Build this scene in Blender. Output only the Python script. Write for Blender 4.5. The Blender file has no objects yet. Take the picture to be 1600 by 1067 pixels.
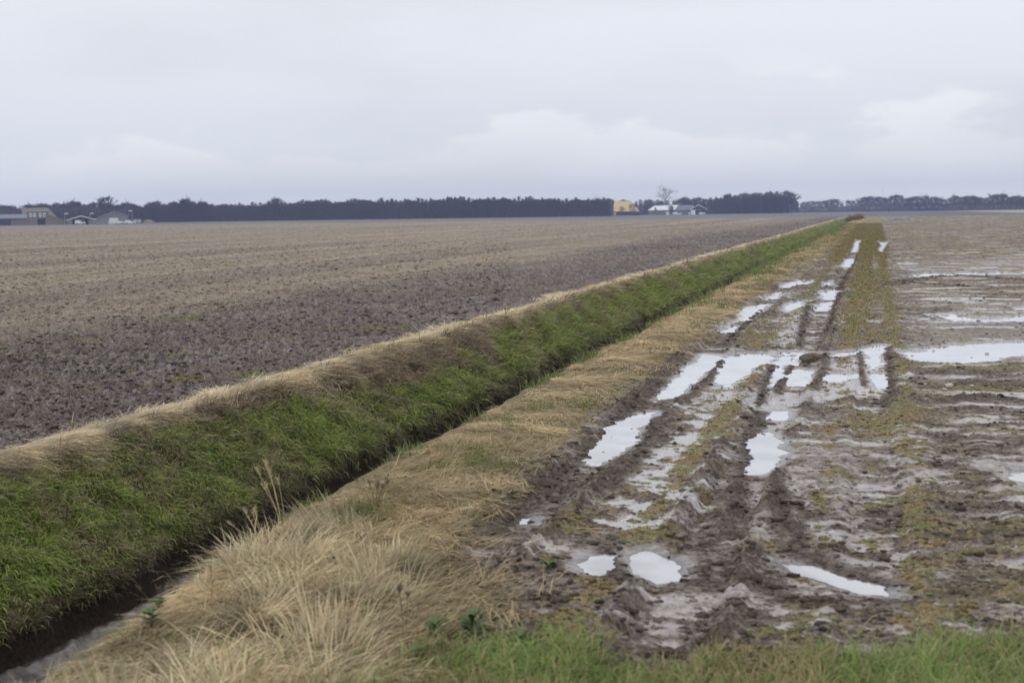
import bpy, math, random
import numpy as np
from mathutils import Matrix, Vector
rnd = random.Random(7)
rng = np.random.default_rng(11)
sc = bpy.context.scene
C = sc.collection
R = math.radians
# ------------------------------------------------------------------ camera
EYE = 2.6; FPX = 2222.0; CX, CY = 800.0, 533.5
def _n(v): v = np.array(v, float); return v/np.linalg.norm(v)
_pl = np.array([-800, CY-344.0, -FPX]); _pr = np.array([800, CY-323.0, -FPX])
_Z = _n(np.cross(_pr-_pl, (_pr+_pl)/2)); _Y = np.array([568.0, CY-326.0, -FPX])
_Y = _n(_Y-_Z*np.dot(_Y, _Z)); _X = np.cross(_Y, _Z)
M3 = np.array([_X, _Y, _Z])                       # camera space -> world
cd = bpy.data.cameras.new("camera"); cam = bpy.data.objects.new("camera", cd); C.objects.link(cam)
mw = Matrix([list(M3[i])+[0] for i in range(3)]+[[0, 0, 0, 1]]); mw.translation = Vector((0, 0, EYE))
cam.matrix_world = mw
cd.sensor_width = 36; cd.lens = 36*FPX/1600; cd.clip_end = 20000; cd.clip_start = 0.1
cd.dof.use_dof = True; cd.dof.focus_distance = 24; cd.dof.aperture_fstop = 2.4
sc.camera = cam
AZ0 = math.atan2(-M3[0][2], -M3[1][2])            # azimuth of the view, from +Y towards +X
def ray(px, py):
    return M3 @ _n([px-CX, CY-py, -FPX])
def G(px, py, z=0.0):                              # photo pixel -> point on the level z
    d = ray(px, py); t = (z-EYE)/d[2]
    return np.array([d[0]*t, d[1]*t])
def GP(pts, z=0.0): return np.array([G(a, b, z) for a, b in pts])
def at(px, dist):                                  # bearing of a column at the horizon, at a distance
    d = ray(px, 344-21*px/1600); h = _n([d[0], d[1], 0])
    return h[0]*dist, h[1]*dist
# ------------------------------------------------------------------ sky and sun
w = bpy.data.worlds.new("World"); sc.world = w; w.use_nodes = True
nt = w.node_tree; nt.nodes.clear()
def N(t, kind, **kw):
    n = t.nodes.new(kind)
    for k, v in kw.items():
        if k in n.inputs: n.inputs[k].default_value = v
        else: setattr(n, k, v)
    return n
def mixc(t, fac, a, b, blend='MIX'):
    m = t.nodes.new('ShaderNodeMix'); m.data_type = 'RGBA'; m.blend_type = blend
    for s, v in ((m.inputs[0], fac), (m.inputs[6], a), (m.inputs[7], b)):
        if isinstance(v, bpy.types.NodeSocket): t.links.new(v, s)
        elif isinstance(v, (tuple, list)): s.default_value = (*v, 1)
        else: s.default_value = v
    return m.outputs[2]
def mth(t, op, a, b=0.0, c=0.0, clamp=False):
    m = t.nodes.new('ShaderNodeMath'); m.operation = op; m.use_clamp = clamp
    for s, v in zip(m.inputs, (a, b, c)):
        if isinstance(v, bpy.types.NodeSocket): t.links.new(v, s)
        else: s.default_value = v
    return m.outputs[0]
def mrange(t, v, a, b, c, d, smooth=True):
    m = t.nodes.new('ShaderNodeMapRange'); m.interpolation_type = 'SMOOTHSTEP' if smooth else 'LINEAR'
    t.links.new(v, m.inputs[0])
    for i, q in enumerate((a, b, c, d)): m.inputs[i+1].default_value = q
    return m.outputs[0]
SUN_EL, SUN_AZ = R(48), R(-150)                    # high, behind the camera's left shoulder
sky = N(nt, 'ShaderNodeTexSky', sky_type='NISHITA', sun_disc=False, sun_elevation=SUN_EL, sun_rotation=SUN_AZ)
tc = N(nt, 'ShaderNodeTexCoord'); sep = N(nt, 'ShaderNodeSeparateXYZ'); nt.links.new(tc.outputs['Generated'], sep.inputs[0])
elev = sep.outputs[2]
base = nt.nodes.new('ShaderNodeValToRGB'); nt.links.new(mth(nt, 'MULTIPLY', elev, 2.2, clamp=True), base.inputs[0])
cr = base.color_ramp
cr.elements[0].position = 0.0; cr.elements[0].color = (0.840, 0.870, 0.905, 1)
cr.elements[1].position = 1.0; cr.elements[1].color = (0.960, 0.975, 1.0, 1)
for p, c in ((0.05, (0.765, 0.800, 0.860)), (0.13, (0.745, 0.780, 0.855)), (0.28, (0.800, 0.832, 0.900)), (0.55, (0.868, 0.895, 0.955))):
    e = cr.elements.new(p); e.color = (*c, 1)
mp = N(nt, 'ShaderNodeMapping'); mp.inputs['Scale'].default_value = (7.0, 7.0, 17.0); nt.links.new(tc.outputs['Generated'], mp.inputs[0])
n1 = N(nt, 'ShaderNodeTexNoise', Scale=1.0, Detail=7.0, Roughness=0.52); nt.links.new(mp.outputs[0], n1.inputs['Vector'])
mp2 = N(nt, 'ShaderNodeMapping'); mp2.inputs['Scale'].default_value = (2.2, 2.2, 9.0); mp2.inputs['Location'].default_value = (3.1, 1.7, 0.4); nt.links.new(tc.outputs['Generated'], mp2.inputs[0])
n2 = N(nt, 'ShaderNodeTexNoise', Scale=1.0, Detail=5.0, Roughness=0.5); nt.links.new(mp2.outputs[0], n2.inputs['Vector'])
_d = ray(1215, 326); dt = N(nt, 'ShaderNodeVectorMath', operation='DOT_PRODUCT'); nt.links.new(tc.outputs['Generated'], dt.inputs[0]); dt.inputs[1].default_value = tuple(_d)
cb = mth(nt, 'ADD', mrange(nt, dt.outputs['Value'], 0.975, 1.0, 0.046, 0.070), 0.0)
puff = mrange(nt, mth(nt, 'ADD', n1.outputs['Fac'], mth(nt, 'MULTIPLY', mth(nt, 'SUBTRACT', cb, elev), 2.6)), 0.49, 0.565, 0.0, 1.0)
band = mth(nt, 'MULTIPLY', mrange(nt, elev, 0.015, 0.065, 0.0, 1.0), mrange(nt, elev, 0.075, 0.115, 1.0, 0.0))
puff = mth(nt, 'MULTIPLY', puff, band)
c1 = mixc(nt, mth(nt, 'MULTIPLY', puff, 0.48), base.outputs[0], (0.965, 0.975, 1.0))
veil = mrange(nt, n2.outputs['Fac'], 0.38, 0.62, 0.955, 1.045)
vm = N(nt, 'ShaderNodeCombineXYZ'); [nt.links.new(veil, vm.inputs[i]) for i in range(3)]
c2 = mixc(nt, 1.0, c1, vm.outputs[0], 'MULTIPLY')
BG = 0.1
sc10 = N(nt, 'ShaderNodeVectorMath', operation='SCALE'); nt.links.new(c2, sc10.inputs[0]); sc10.inputs['Scale'].default_value = 1/BG
c3 = mixc(nt, 0.98, sky.outputs[0], sc10.outputs[0])
bg = N(nt, 'ShaderNodeBackground'); nt.links.new(c3, bg.inputs[0]); bg.inputs[1].default_value = BG
wo = N(nt, 'ShaderNodeOutputWorld'); nt.links.new(bg.outputs[0], wo.inputs[0])
ld = bpy.data.lights.new("sun", 'SUN'); ld.energy = 0.7; ld.angle = R(14); ld.color = (1, 0.96, 0.91)
sun = bpy.data.objects.new("sun", ld); C.objects.link(sun)
sdir = Vector((math.sin(SUN_AZ)*math.cos(SUN_EL), math.cos(SUN_AZ)*math.cos(SUN_EL), math.sin(SUN_EL)))
sun.rotation_euler = sdir.to_track_quat('Z', 'Y').to_euler()
vs = sc.view_settings; vs.view_transform = 'Standard'; vs.look = 'None'; vs.gamma = 1; vs.exposure = 0.0; vs.use_curve_mapping = False
# ------------------------------------------------------------------ noise
def _h(ix, iy, seed):
    s = (int(seed)*2246822519+12345) & 0xffffffff
    h = (ix.astype(np.int64)*374761393 + iy.astype(np.int64)*668265263 + s) & 0xffffffff
    h = ((h ^ (h >> 13))*1274126177) & 0xffffffff
    h = ((h ^ (h >> 15))*2246822519) & 0xffffffff
    return ((h ^ (h >> 16)) & 0xffffff)/float(0xffffff)
def vn(x, y, seed=0):
    ix = np.floor(x); iy = np.floor(y); fx = x-ix; fy = y-iy
    fx = fx*fx*(3-2*fx); fy = fy*fy*(3-2*fy)
    a = _h(ix, iy, seed); b = _h(ix+1, iy, seed); c = _h(ix, iy+1, seed); d = _h(ix+1, iy+1, seed)
    return (a+(b-a)*fx)*(1-fy)+(c+(d-c)*fx)*fy
def fbm(x, y, o=4, seed=0, g=0.5):                 # 0..1, mean 0.5
    s = 0; a = 1; t = 0
    ca, sa = math.cos(0.6), math.sin(0.6)
    for i in range(o):
        s = s+a*vn(x, y, seed+i*17); t += a; a *= g
        x, y = (x*ca-y*sa)*2.03+5.2, (x*sa+y*ca)*2.03+1.7
    return s/t
def ss(x, a, b):
    t = np.clip((x-a)/(b-a), 0, 1); return t*t*(3-2*t)
def sdpoly(P, poly):
    d = np.full(len(P), 1e18); s = np.ones(len(P)); n = len(poly)
    for i in range(n):
        a = poly[i]; b = poly[i-1]; e = b-a; wv = P-a
        t = np.clip((wv@e)/max(e@e, 1e-12), 0, 1)[:, None]
        q = wv-e*t; d = np.minimum(d, (q*q).sum(1))
        c1 = P[:, 1] >= a[1]; c2 = P[:, 1] < b[1]; c3 = e[0]*wv[:, 1] > e[1]*wv[:, 0]
        fl = (c1 & c2 & c3) | (~c1 & ~c2 & ~c3)
        s[fl] *= -1
    return s*np.sqrt(d)
def dline(P, pts):
    d = np.full(len(P), 1e18)
    for i in range(len(pts)-1):
        a = pts[i]; e = pts[i+1]-a; wv = P-a
        t = np.clip((wv@e)/max(e@e, 1e-12), 0, 1)[:, None]
        q = wv-e*t; d = np.minimum(d, (q*q).sum(1))
    return np.sqrt(d)
# ------------------------------------------------------------------ layout of the ground, metres (x across, y along the ditch)
LV = -0.055                                        # standing water level in the ruts
PUD = [   # photo outline of each puddle, dropped onto the level LV; label
 ([(908,722),(935,730),(972,712),(1002,676),(1021,644),(998,647),(962,659),(935,683),(915,708)], "long puddle filling the near end of the left wheel rut, beside the straw strip"),
 ([(1026,625),(1055,621),(1095,592),(1127,555),(1099,553),(1072,574),(1043,602)], "second puddle along the left wheel rut, narrow and bright, with tread berms on both sides"),
 ([(1137,506),(1168,502),(1202,475),(1172,475),(1150,490)], "third puddle along the left wheel rut, at the edge of the mown straw"),
 ([(1126,521),(1145,522),(1153,510),(1134,511)], "small puddle touching the near end of the third left rut puddle"),
 ([(1196,469),(1212,468),(1220,457),(1204,459)], "little puddle in the left rut just before its far end"),
 ([(1222,451),(1240,448),(1248,440),(1228,442)], "farthest little puddle in the left rut"),
 ([(1116,598),(1140,607),(1158,588),(1206,562),(1204,552),(1146,551),(1125,577)], "broad shallow puddle between the two wheel ruts"),
 ([(1198,609),(1211,606),(1225,583),(1239,552),(1226,549),(1208,575)], "narrow slit of water squeezed between two dark mud berms"),
 ([(1226,604),(1262,605),(1272,578),(1236,576)], "near half of the right rut puddle below the mud clump"),
 ([(1234,573),(1262,573),(1258,562),(1284,551),(1243,550)], "puddle wrapped round the mud clump in the right rut"),
 ([(1170,742),(1200,736),(1223,716),(1221,690),(1202,675),(1180,676),(1171,700)], "puddle dotted with small clods in the right wheel rut"),
 ([(1200,656),(1224,657),(1234,642),(1205,642)], "small wet pool beyond the clod dotted puddle"),
 ([(910,882),(930,868),(960,867),(957,888),(938,902),(915,894)], "small foreground puddle beside the rounded white one"),
 ([(984,870),(1008,862),(1040,870),(1068,884),(1066,906),(1026,915),(992,897)], "rounded bright puddle in the foreground mud"),
 ([(1220,882),(1280,884),(1330,903),(1390,917),(1398,934),(1340,930),(1296,914),(1240,896)], "ragged slanting puddle in the foreground churned mud"),
 ([(1350,545),(1381,539),(1379,570),(1362,577),(1352,562)], "squarish puddle in the faint right hand track"),
 ([(1360,584),(1384,582),(1387,606),(1370,610)], "dull shallow puddle just below the squarish one"),
 ([(1283,456),(1308,452),(1304,469),(1287,469)], "bright puddle midway along the right rut"),
 ([(1268,487),(1286,474),(1301,472),(1291,487)], "slanted puddle just before the bright one in the right rut"),
 ([(1286,449),(1299,446),(1299,440),(1289,441)], "tiny pool just beyond the bright puddle in the right rut"),
 ([(1316,418),(1329,418),(1336,404),(1323,405)], "far puddle in the right rut where it narrows"),
 ([(1332,394),(1338,394),(1343,375),(1337,375)], "farthest sliver of water at the end of the right rut"),
 ([(1371,377),(1386,378),(1382,384),(1378,395),(1373,392),(1378,384)], "hooked sliver of water where the right track turns into the field"),
 ([(1380,342),(1428,341.6),(1428,344.6),(1382,345.2)], "distant white strip of water near the end of the wet field"),
 ([(1403,412),(1430,412),(1430,414.5),(1405,415)], "short streak of water in the far part of the wet field"),
 ([(1448,491),(1500,490),(1540,497),(1600,491),(1700,488),(1700,502),(1600,506),(1545,507),(1495,506),(1470,500)], "long thin pool across the wet field beyond the widest one"),
 ([(1400,552),(1432,547),(1500,537),(1600,533),(1760,530),(1760,548),(1600,558),(1562,560),(1558,566),(1505,570),(1440,567)], "widest pool of standing water in the wet field"),
 ([(1552,740),(1578,733),(1600,733),(1680,735),(1680,755),(1600,757),(1570,752)], "pool at the edge of the near wet field"),
 ([(1410,433),(1440,427),(1500,426),(1600,424),(1720,421),(1720,427),(1600,430),(1500,432),(1440,435)], "thin streak of water behind the dark mud ridge"),
 ([(806,822),(830,818),(832,808),(812,810)], "tiny pool in the tread marks of the left rut"),
 ([(1228,488),(1252,480),(1258,470),(1240,472),(1224,482)], "dull pool in the pale wet band between the ruts"),
 ([(1282,560+30),(1300,600),(1340,590),(1342,582),(1300,583)], "shallow film of water right of the mud clump"),
 ([(1240,447),(1262,445),(1270,438),(1248,439)], "thin pool in the middle of the track, beyond the dull one"),
 ([(1296,560),(1340,556),(1348,546),(1310,550)], "sliver of water between the mud clump and the squarish puddle"),
 ([(1500,545-62),(1560,484),(1600,480),(1690,478),(1690,482),(1590,486),(1520,487)], "faint streak of water above the long thin pool"),
]
PW = [GP(p, LV) for p, _ in PUD]
RIDGE = [ # dark clodded berms: photo line, width m, height m
 ([(1062,552),(1022,602),(962,652),(900,716),(845,765),(775,825)], .17, .13),
 ([(1132,556),(1105,592),(1068,628)], .09, .08), ([(1030,648),(1018,690),(985,722),(955,760)], .15, .09),
 ([(1190,478),(1150,520),(1120,540)], .10, .06), ([(1212,560),(1196,590),(1188,630)], .09, .08),
 ([(1246,552),(1230,580),(1214,612)], .09, .10), ([(1294,556),(1283,580),(1272,612)], .11, .11),
 ([(1188,640),(1168,690),(1152,760),(1142,830)], .15, .11), ([(1262,478),(1254,510),(1250,540)], .11, .09),
 ([(1312,455),(1300,490),(1296,520)], .10, .06), ([(1340,400),(1322,430),(1310,452)], .1, .05),
 ([(1216,775),(1222,815),(1245,855),(1300,878),(1372,902)], .17, .10),
 ([(1342,545),(1346,575),(1350,600)], .08, .05), ([(1388,540),(1392,580),(1395,620)], .10, .06),
 ([(1330,625),(1360,620),(1390,628)], .16, .06),
 ([(1385,447),(1440,436),(1490,430),(1560,435),(1650,440)], .55, .16), ([(1400,440),(1450,444),(1560,450)], .3, .06),
 ([(1436,585),(1500,578),(1545,584)], .13, .08), ([(1560,572),(1610,569),(1700,565)], .16, .10),
 ([(1556,590),(1620,586),(1700,580)], .16, .08), ([(1480,624),(1540,618),(1600,626),(1700,622)], .22, .09),
 ([(1500,558),(1520,556),(1545,557)], .06, .05), ([(1450,605),(1520,600),(1570,606)], .12, .06),
 ([(1080,900),(1150,905),(1230,935),(1310,950)], .14, .03), ([(950,850),(960,880),(985,915)], .10, .03),
 ([(1430,660),(1520,668),(1620,660)], .12, .06), ([(1210,745),(1218,770),(1214,790)], .12, .06),
]
RW = [(GP(p), a, b) for p, a, b in RIDGE]
WETP = [([(952,815),(1015,740),(1060,680),(1075,640),(1110,640),(1100,690),(1075,760),(1040,815),(980,830)], 1.0),
        ([(1150,690),(1172,640),(1232,640),(1225,760),(1215,850),(1170,850),(1170,760)], .7),
        ([(1225,700),(1330,640),(1345,700),(1350,830),(1290,800),(1240,760)], .45),
        ([(1060,612),(1200,606),(1280,608),(1350,590),(1340,620),(1180,640),(1070,640)], .8),
        ([(1080,640),(1115,560),(1150,545),(1210,548),(1190,600),(1150,640)], .8),
        ([(1280,580),(1350,545),(1400,560),(1390,615),(1300,620)], .9),
        ([(1390,545),(1430,520),(1500,470),(1720,470),(1720,570),(1430,572)], .38),
        ([(1290,820),(1400,830),(1420,900),(1300,880)], .7), ([(1380,640),(1450,700),(1460,760),(1420,770),(1390,700)], .6),
        ([(1405,405),(1700,400),(1700,435),(1420,437)], .3), ([(1540,720),(1700,715),(1700,770),(1550,765)], .6),
        ([(1210,500),(1260,470),(1270,540),(1240,560),(1215,545)], .7), ([(740,590+60),(890,640),(950,640),(960,650),(860,660)], .3)]
WW = [(GP(p), a) for p, a in WETP]
MOSS = [([(1085,800),(1105,740),(1130,680),(1160,640),(1150,700),(1140,790),(1100,830)], .8),
        ([(1325,640),(1400,635),(1430,660),(1400,700),(1310,690)], .9), ([(1310,740),(1370,738),(1380,752),(1320,755)], .7),
        ([(890,800),(940,760),(990,720),(985,760),(950,810),(900,830)], .7), ([(1020,810),(1130,800),(1150,825),(1040,835)], .6),
        ([(1160,560-70),(1220,500),(1215,540),(1120,545)], .8), ([(1290,475),(1395,470),(1395,545),(1290,540)], .75),
        ([(1380,780),(1500,760),(1560,850),(1500,880),(1420,830)], .7), ([(1360,610),(1400,590),(1398,560),(1375,560)], .3),
        ([(1440,910),(1560,900),(1600,950),(1500,980),(1430,950)], .7), ([(780,640),(900,620),(880,700),(800,790),(700,800),(690,740)], .7),
        ([(1335,420),(1385,420),(1388,470),(1315,470)], .9), ([(1540,820),(1640,800),(1650,880),(1560,880)], .6),
        ([(780,860),(900,840),(900,960),(780,980)], .55)]
MW = [(GP(p), a) for p, a in MOSS]
VERGE = GP([(330,1200),(380,1050),(560,1060),(700,1018),(860,1005),(985,1030),(1100,1036),(1250,1014),(1380,1030),(1470,1060),(1560,1020),(1700,992),(1900,960),(2400,1200),(1000,1800)])
def wob(Y, f, a, s): return (fbm(Y*f, Y*0+3.3, 3, s)-.5)*2*a
FAR_Y = 500.0
CEN = None
def ground(X, Y, full=True):
    """height, and (full) albedo colour and wetness of the ground at X, Y"""
    X = np.asarray(X, float); Y = np.asarray(Y, float); P = np.stack([X, Y], 1); n = len(X)
    r = np.hypot(X, Y)
    near = np.clip(40/np.maximum(r, 1), 0, 1)      # relief finer than the mesh fades out with distance
    lipL = -8.82+wob(Y, .35, .22, 5)+wob(Y, 1.7, .10, 6)
    lipR = -4.95+.55*(1-ss(Y, 6, 14))+wob(Y, .5, .18, 7)+wob(Y, 2.1, .07, 8)
    footL = -7.12+wob(Y, .6, .16, 9)+wob(Y, 2.5, .08, 19); footR = -6.6+wob(Y, .7, .12, 10)
    Zb = -1.27
    f1 = fbm(X*2.2, Y*2.2, 4, 20); f2 = fbm(X*9, Y*9, 3, 30); f3 = fbm(X*.25, Y*.25, 3, 40)
    z = np.zeros(n)
    # how wet and slick each spot is; slick ground is smooth
    mr = (X > -4.95)
    rb = fbm(X*.7, Y*1.6, 4, 220); rb2 = fbm(X*2.4, Y*6.0, 5, 221, .6)
    Rf = ss(X, .2, 1.4)
    thin = ss(fbm(X*.5, Y*2.4, 4, 225, .6), .56, .64)*Rf*(1-.5*ss(Y, 40, 120))
    slick = ss(1-rb2*.6-rb*.5, .465, .62)*.75*(1-.75*ss(Y, 16, 34)*(X > .9))
    slick = np.maximum(slick, thin*.8)*ss(X, -4.2, -3.7)
    hv2 = fbm(X*4, Y*4, 4, 201)
    wp = np.zeros(n)
    for poly, a in WW:
        lo = poly.min(0)-1; hi = poly.max(0)+1
        m = (X > lo[0]) & (X < hi[0]) & (Y > lo[1]) & (Y < hi[1])
        if not m.any(): continue
        wp[m] = np.maximum(wp[m], a*ss(-sdpoly(P[m], poly)+(hv2[m]-.5)*1.3+(f1[m]-.5)*.6, -.12, .12))
    slick = np.maximum(slick, wp)*ss(X, -4.6, -4.0); rough = 1-.94*slick
    # left field: clods and shallow undulation
    L = ss(-X, 9.1, 9.9); clod = fbm(X*8.5, Y*7.5, 4, 50, .65)
    z += L*(np.maximum(clod-.42, 0)**1.0*.32*np.sqrt(near)+(f1-.5)*.06*near+(f3-.5)*.05-.03)
    fa = fbm(X*.9, Y*3.4, 4, 60); fb = fbm(X*8, Y*13, 4, 66, .65); fh = fbm(X*24, Y*24, 3, 67, .6)
    z += Rf*((fa-.5)*.02*near+(np.maximum(fb-.45, 0)*.06+(fh-.5)*.055)*near*rough+(f3-.5)*.02)
    T = ss(X, -5.0, -4.4)*(1-Rf)
    z += T*((f1-.5)*.012+(np.maximum(fb-.46, 0)*.03+(fh-.5)*.060)*rough)*near
    # swell of matted straw along both lips
    z += .06*np.exp(-((X-(lipL-.22))/.25)**2)*(.3+1.4*fbm(X*2.5, Y*2.5, 3, 70))
    z += .035*np.exp(-((X-(lipR+.8))/.5)**2)*(.2+1.6*fbm(X*1.6, Y*2.2, 3, 71))
    # wheel ruts
    tread = np.zeros(n)
    for x0, hw, dp, bm, y1, sd, la in ((-3.36,.20,.01,.0,24,9,1.0),(-2.95,.28,.065,.05,70,1,.8),(-2.25,.28,.012,.0,60,2,.2),(-1.62,.13,.03,.03,26,3,.5),(-1.22,.27,.065,.05,170,4,.9),(.02,.24,.03,.02,60,5,.25),(.85,.25,.015,.01,30,6,.35),(1.9,.24,.012,.005,22,7,.3)):
        c = x0+wob(Y, .10, .05, 80+sd); q = np.abs(X-c); on = 1-ss(Y, y1, y1*1.3)
        if sd == 3: on = on*ss(Y, 16, 19)
        k = on*(.55+.9*fbm(Y*.5, X*0+sd, 2, 90+sd))
        z += -dp*k*(1-ss(q, hw*.8, hw*1.15))+bm*k*np.exp(-((q-hw*1.35)/(hw*.3))**2)*(.1+1.6*f2)
        lug = np.clip(np.sin(2*math.pi*(Y/.20+q*3.4))*2.2, -1, 1)
        tr = on*ss(q, hw*.55, hw*.8)*(1-ss(q, hw*1.5, hw*1.7))*la*(la > .4)*ss(fbm(X*.6, Y*.35, 2, 95+sd), .28, .42)
        z += .024*lug*tr*near*(1-.8*wp)*ss(fh, .3, .5); tread = np.maximum(tread, tr*(.5-.5*lug))
    rid = np.zeros(n)
    for pts, wd, ht in RW:
        lo = pts.min(0)-wd*4; hi = pts.max(0)+wd*4
        m = (X > lo[0]) & (X < hi[0]) & (Y > lo[1]) & (Y < hi[1])
        if not m.any(): continue
        d = dline(P[m], pts); d = d+(f2[m]-.5)*wd*.8
        e = np.exp(-(d/(wd*.8))**2)
        lug = .55+.45*np.clip(2*np.sin(2*math.pi*(Y[m]/.22+X[m]*1.6)), -1, 1)*ss(Y[m], 60, 30)
        z[m] += .5*ht*e*np.clip(fb[m]*1.3+fh[m]*1.1-.45, 0, 2)*lug; rid[m] = np.maximum(rid[m], e)
    # verge rises gently towards the camera's roadside
    dv = sdpoly(P, VERGE); vg = ss(-dv+(f1-.5)*.5, -.1, .25); z += .05*ss(-dv, 0, 1.5)
    # puddle basins
    sd = np.full(n, 9.0)
    for poly in PW:
        big = (poly.max(0)-poly.min(0)).max(); mg = 1.2
        lo = poly.min(0)-mg; hi = poly.max(0)+mg
        m = (X > lo[0]) & (X < hi[0]) & (Y > lo[1]) & (Y < hi[1])
        if not m.any(): continue
        a = min(.16, .05+.02*big)
        nn = (fbm(X[m]*3.5, Y[m]*3.5, 4, 120, .6)-.5)*2*a+(fbm(X[m]*1.2, Y[m]*2.5, 2, 121)-.5)*a
        if poly[:, 0].min() > .9: nn = nn+np.maximum(fbm(X[m]*.9, Y[m]*4.5, 5, 122, .6)-.42, -.05)*min(4.5, .3+.42*big)
        sd[m] = np.minimum(sd[m], sdpoly(P[m], poly)+nn)
    inside = LV-.004-np.clip(-sd*.35, 0, .07)
    isl = ss(fbm(X*1.2, Y*5, 4, 130, .6), .57, .64)*.07*(X > .6)+ss(fbm(X*9, Y*9, 2, 131), .83, .9)*.06
    edge = LV+np.clip(sd*.16, 0, .05)+.002+.02*(f2-.3)*np.clip(sd*5, 0, 1)
    bl = ss(sd, .0, .45)
    z = np.where(sd < 0, np.minimum(inside+isl*ss(-sd, .02, .12), LV+.03), np.maximum(z*bl+edge*(1-bl), np.where(sd < .6, LV+.003+np.clip(sd, 0, .1)*.1, -9)))
    # the ditch is cut last
    tL = np.clip((X-lipL)/(footL-lipL), 0, 1); tR = np.clip((lipR-X)/(lipR-footR), 0, 1)
    D = np.minimum(tL, 1)*np.minimum(tR, 1)
    inD = (X > lipL) & (X < lipR)
    prof = np.where(X < footL, -.98*(tL**1.15*.75+.25*tL**.5)-.27*ss(X-footL, -.13, -.02), np.where(X > footR, Zb*(tR**.9), Zb-.07*ss(X-footL, .12, .45)))
    prof = prof+np.where(inD, (f1-.5)*.22*np.clip(D*6, 0, 1)*np.clip((1-tL)*5, .12, 1)+(f2-.5)*.06*np.clip(D*6, 0, 1), 0)
    prof = prof+.07*np.exp(-((X-footL-.12)/.10)**2)*(f1*2)   # low shelf of mud at the foot
    z = np.where(inD, z*(1-ss(D, 0, .15))+prof, z)
    # beyond the fields
    z *= 1-ss(Y, FAR_Y*.9, FAR_Y)*.9
    if not full: return z, sd
    # ---------- albedo
    def mixm(a, b, m): m = np.clip(m, 0, 1)[:, None]; return a*(1-m)+np.array(b)*m
    hv = fbm(X*14, Y*14, 3, 200); hv3 = fbm(X*.5, Y*.5, 4, 202)
    col = np.tile(np.array([.235, .203, .190]), (n, 1))
    wet = np.full(n, .25)
    # left field
    sb = ss(-X+wob(Y, .05, 2.0, 210)+(hv3-.5)*8, 14.5, 22.5)
    streak = fbm(X*.30, Y*.010, 4, 211, .65)
    lf = mixm(np.tile(np.array([.165, .134, .122]), (n, 1)), (.055, .042, .037), ss(clod*.45+fh*.55, .55, .42)*.75)
    lf = lf*(1-.42*ss(hv3*.6+fbm(X*.12, Y*.05, 3, 214)*.5, .52, .64)*ss(X, -26, -17))[:, None]
    lf = mixm(lf, (.235, .208, .200), ss(hv2*.35+hv3*.2+hv*.45, .52, .62)*.6)
    lf = mixm(lf, (.300, .248, .186), sb*(.35+.5*ss(streak+hv2*.3-.15, .3, .7)))
    lf = lf*(1+sb*.10*np.sin(2*math.pi*(X+.8*f3)/2.7)*np.clip(60/np.maximum(r, 1), .25, 1)+sb*.07*np.sin(2*math.pi*X/11.3))[:, None]
    lf = mixm(lf, (.16, .17, .06), ss(fbm(X*1.3, Y*1.3, 3, 213), .70, .76)*.6)
    wl = ss(-X+(f1-.5)*.5, 9.2, 9.6)[:, None]; col = col*(1-wl)+lf*wl
    wet = np.where(X < -9.3, .12+.25*ss(hv3, .45, .6)*(1-sb), wet)
    # wet worked field on the right and the track
    mud = mixm(np.tile(np.array([.208, .175, .152]), (n, 1)), (.070, .054, .045), ss(fb*.5+fh*.5+rb*.22, .605, .70)*.85)
    mud = mixm(mud, (.095, .075, .062), ss(rb2*.35+fb*.65+f1*.1, .56, .66)*.65)
    mud = mixm(mud, (.12, .092, .074), ss(rb*.5+rb2*.5, .46, .58)*.55*Rf*ss(Y, 14, 24))
    mud = mixm(mud, (.27, .215, .15), ss(fbm(X*.8, Y*3, 3, 222), .52, .66)*.5*ss(Y, 22, 55)*Rf)
    mud = mixm(mud, (.22, .20, .08), ss(fbm(X*.5, Y*1.4, 5, 223, .6), .52, .62)*.5*Rf)
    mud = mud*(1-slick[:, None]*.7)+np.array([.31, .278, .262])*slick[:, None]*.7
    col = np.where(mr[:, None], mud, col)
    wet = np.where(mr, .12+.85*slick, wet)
    col = mixm(col, (.085, .066, .055), tread*.8*mr)
    pe = 1-ss(sd, .02, .28); wet = np.maximum(wet, pe*.9)
    # moss and short grass on the track
    mk = np.zeros(n)
    for poly, a in MW:
        lo = poly.min(0)-1; hi = poly.max(0)+1
        m = (X > lo[0]) & (X < hi[0]) & (Y > lo[1]) & (Y < hi[1])
        if not m.any(): continue
        mk[m] = np.maximum(mk[m], a*.85*ss(-sdpoly(P[m], poly)+(f1[m]-.5)*1.6, -.6, .5))
    strip = np.exp(-((X+3.75)/.5)**2)*.72+np.exp(-((X+1.85)/.2)**2)*.75*(1-ss(Y, 22, 27))+np.exp(-((X+.45)/.22)**2)*.55+np.exp(-((X-.38)/.28)**2)*.7+np.exp(-((X+2.0)/.45)**2)*ss(Y, 26, 40)*.6+np.exp(-((X+.5)/.45)**2)*ss(Y, 20, 40)*.8+ss(Y, 60, 110)*.75*ss(.75+(f1-.5)*1.4+wob(Y, .06, .4, 231)-X, -.2, .2)
    mk = np.maximum(mk, strip*(X > -4.9)*ss(1.6-X, 0, .5))
    mk = np.maximum(mk, (.36-.12*Rf)*mr); mk = np.maximum(mk, .9*ss(-2.6-X, 0, .6)*(1-ss(Y, 12, 15))*(X > -4.8)); mk = np.maximum(mk, .8*ss(-3.5-X, 0, .5)*(X > -4.9))
    mfill = ss(mk*.62+fbm(X*3.2, Y*3.2, 4, 230)*.62+(hv-.5)*.5+(fb-.5)*.3, .62, .72)*(1-ss(Rf, .3, 1)*.55)
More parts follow.
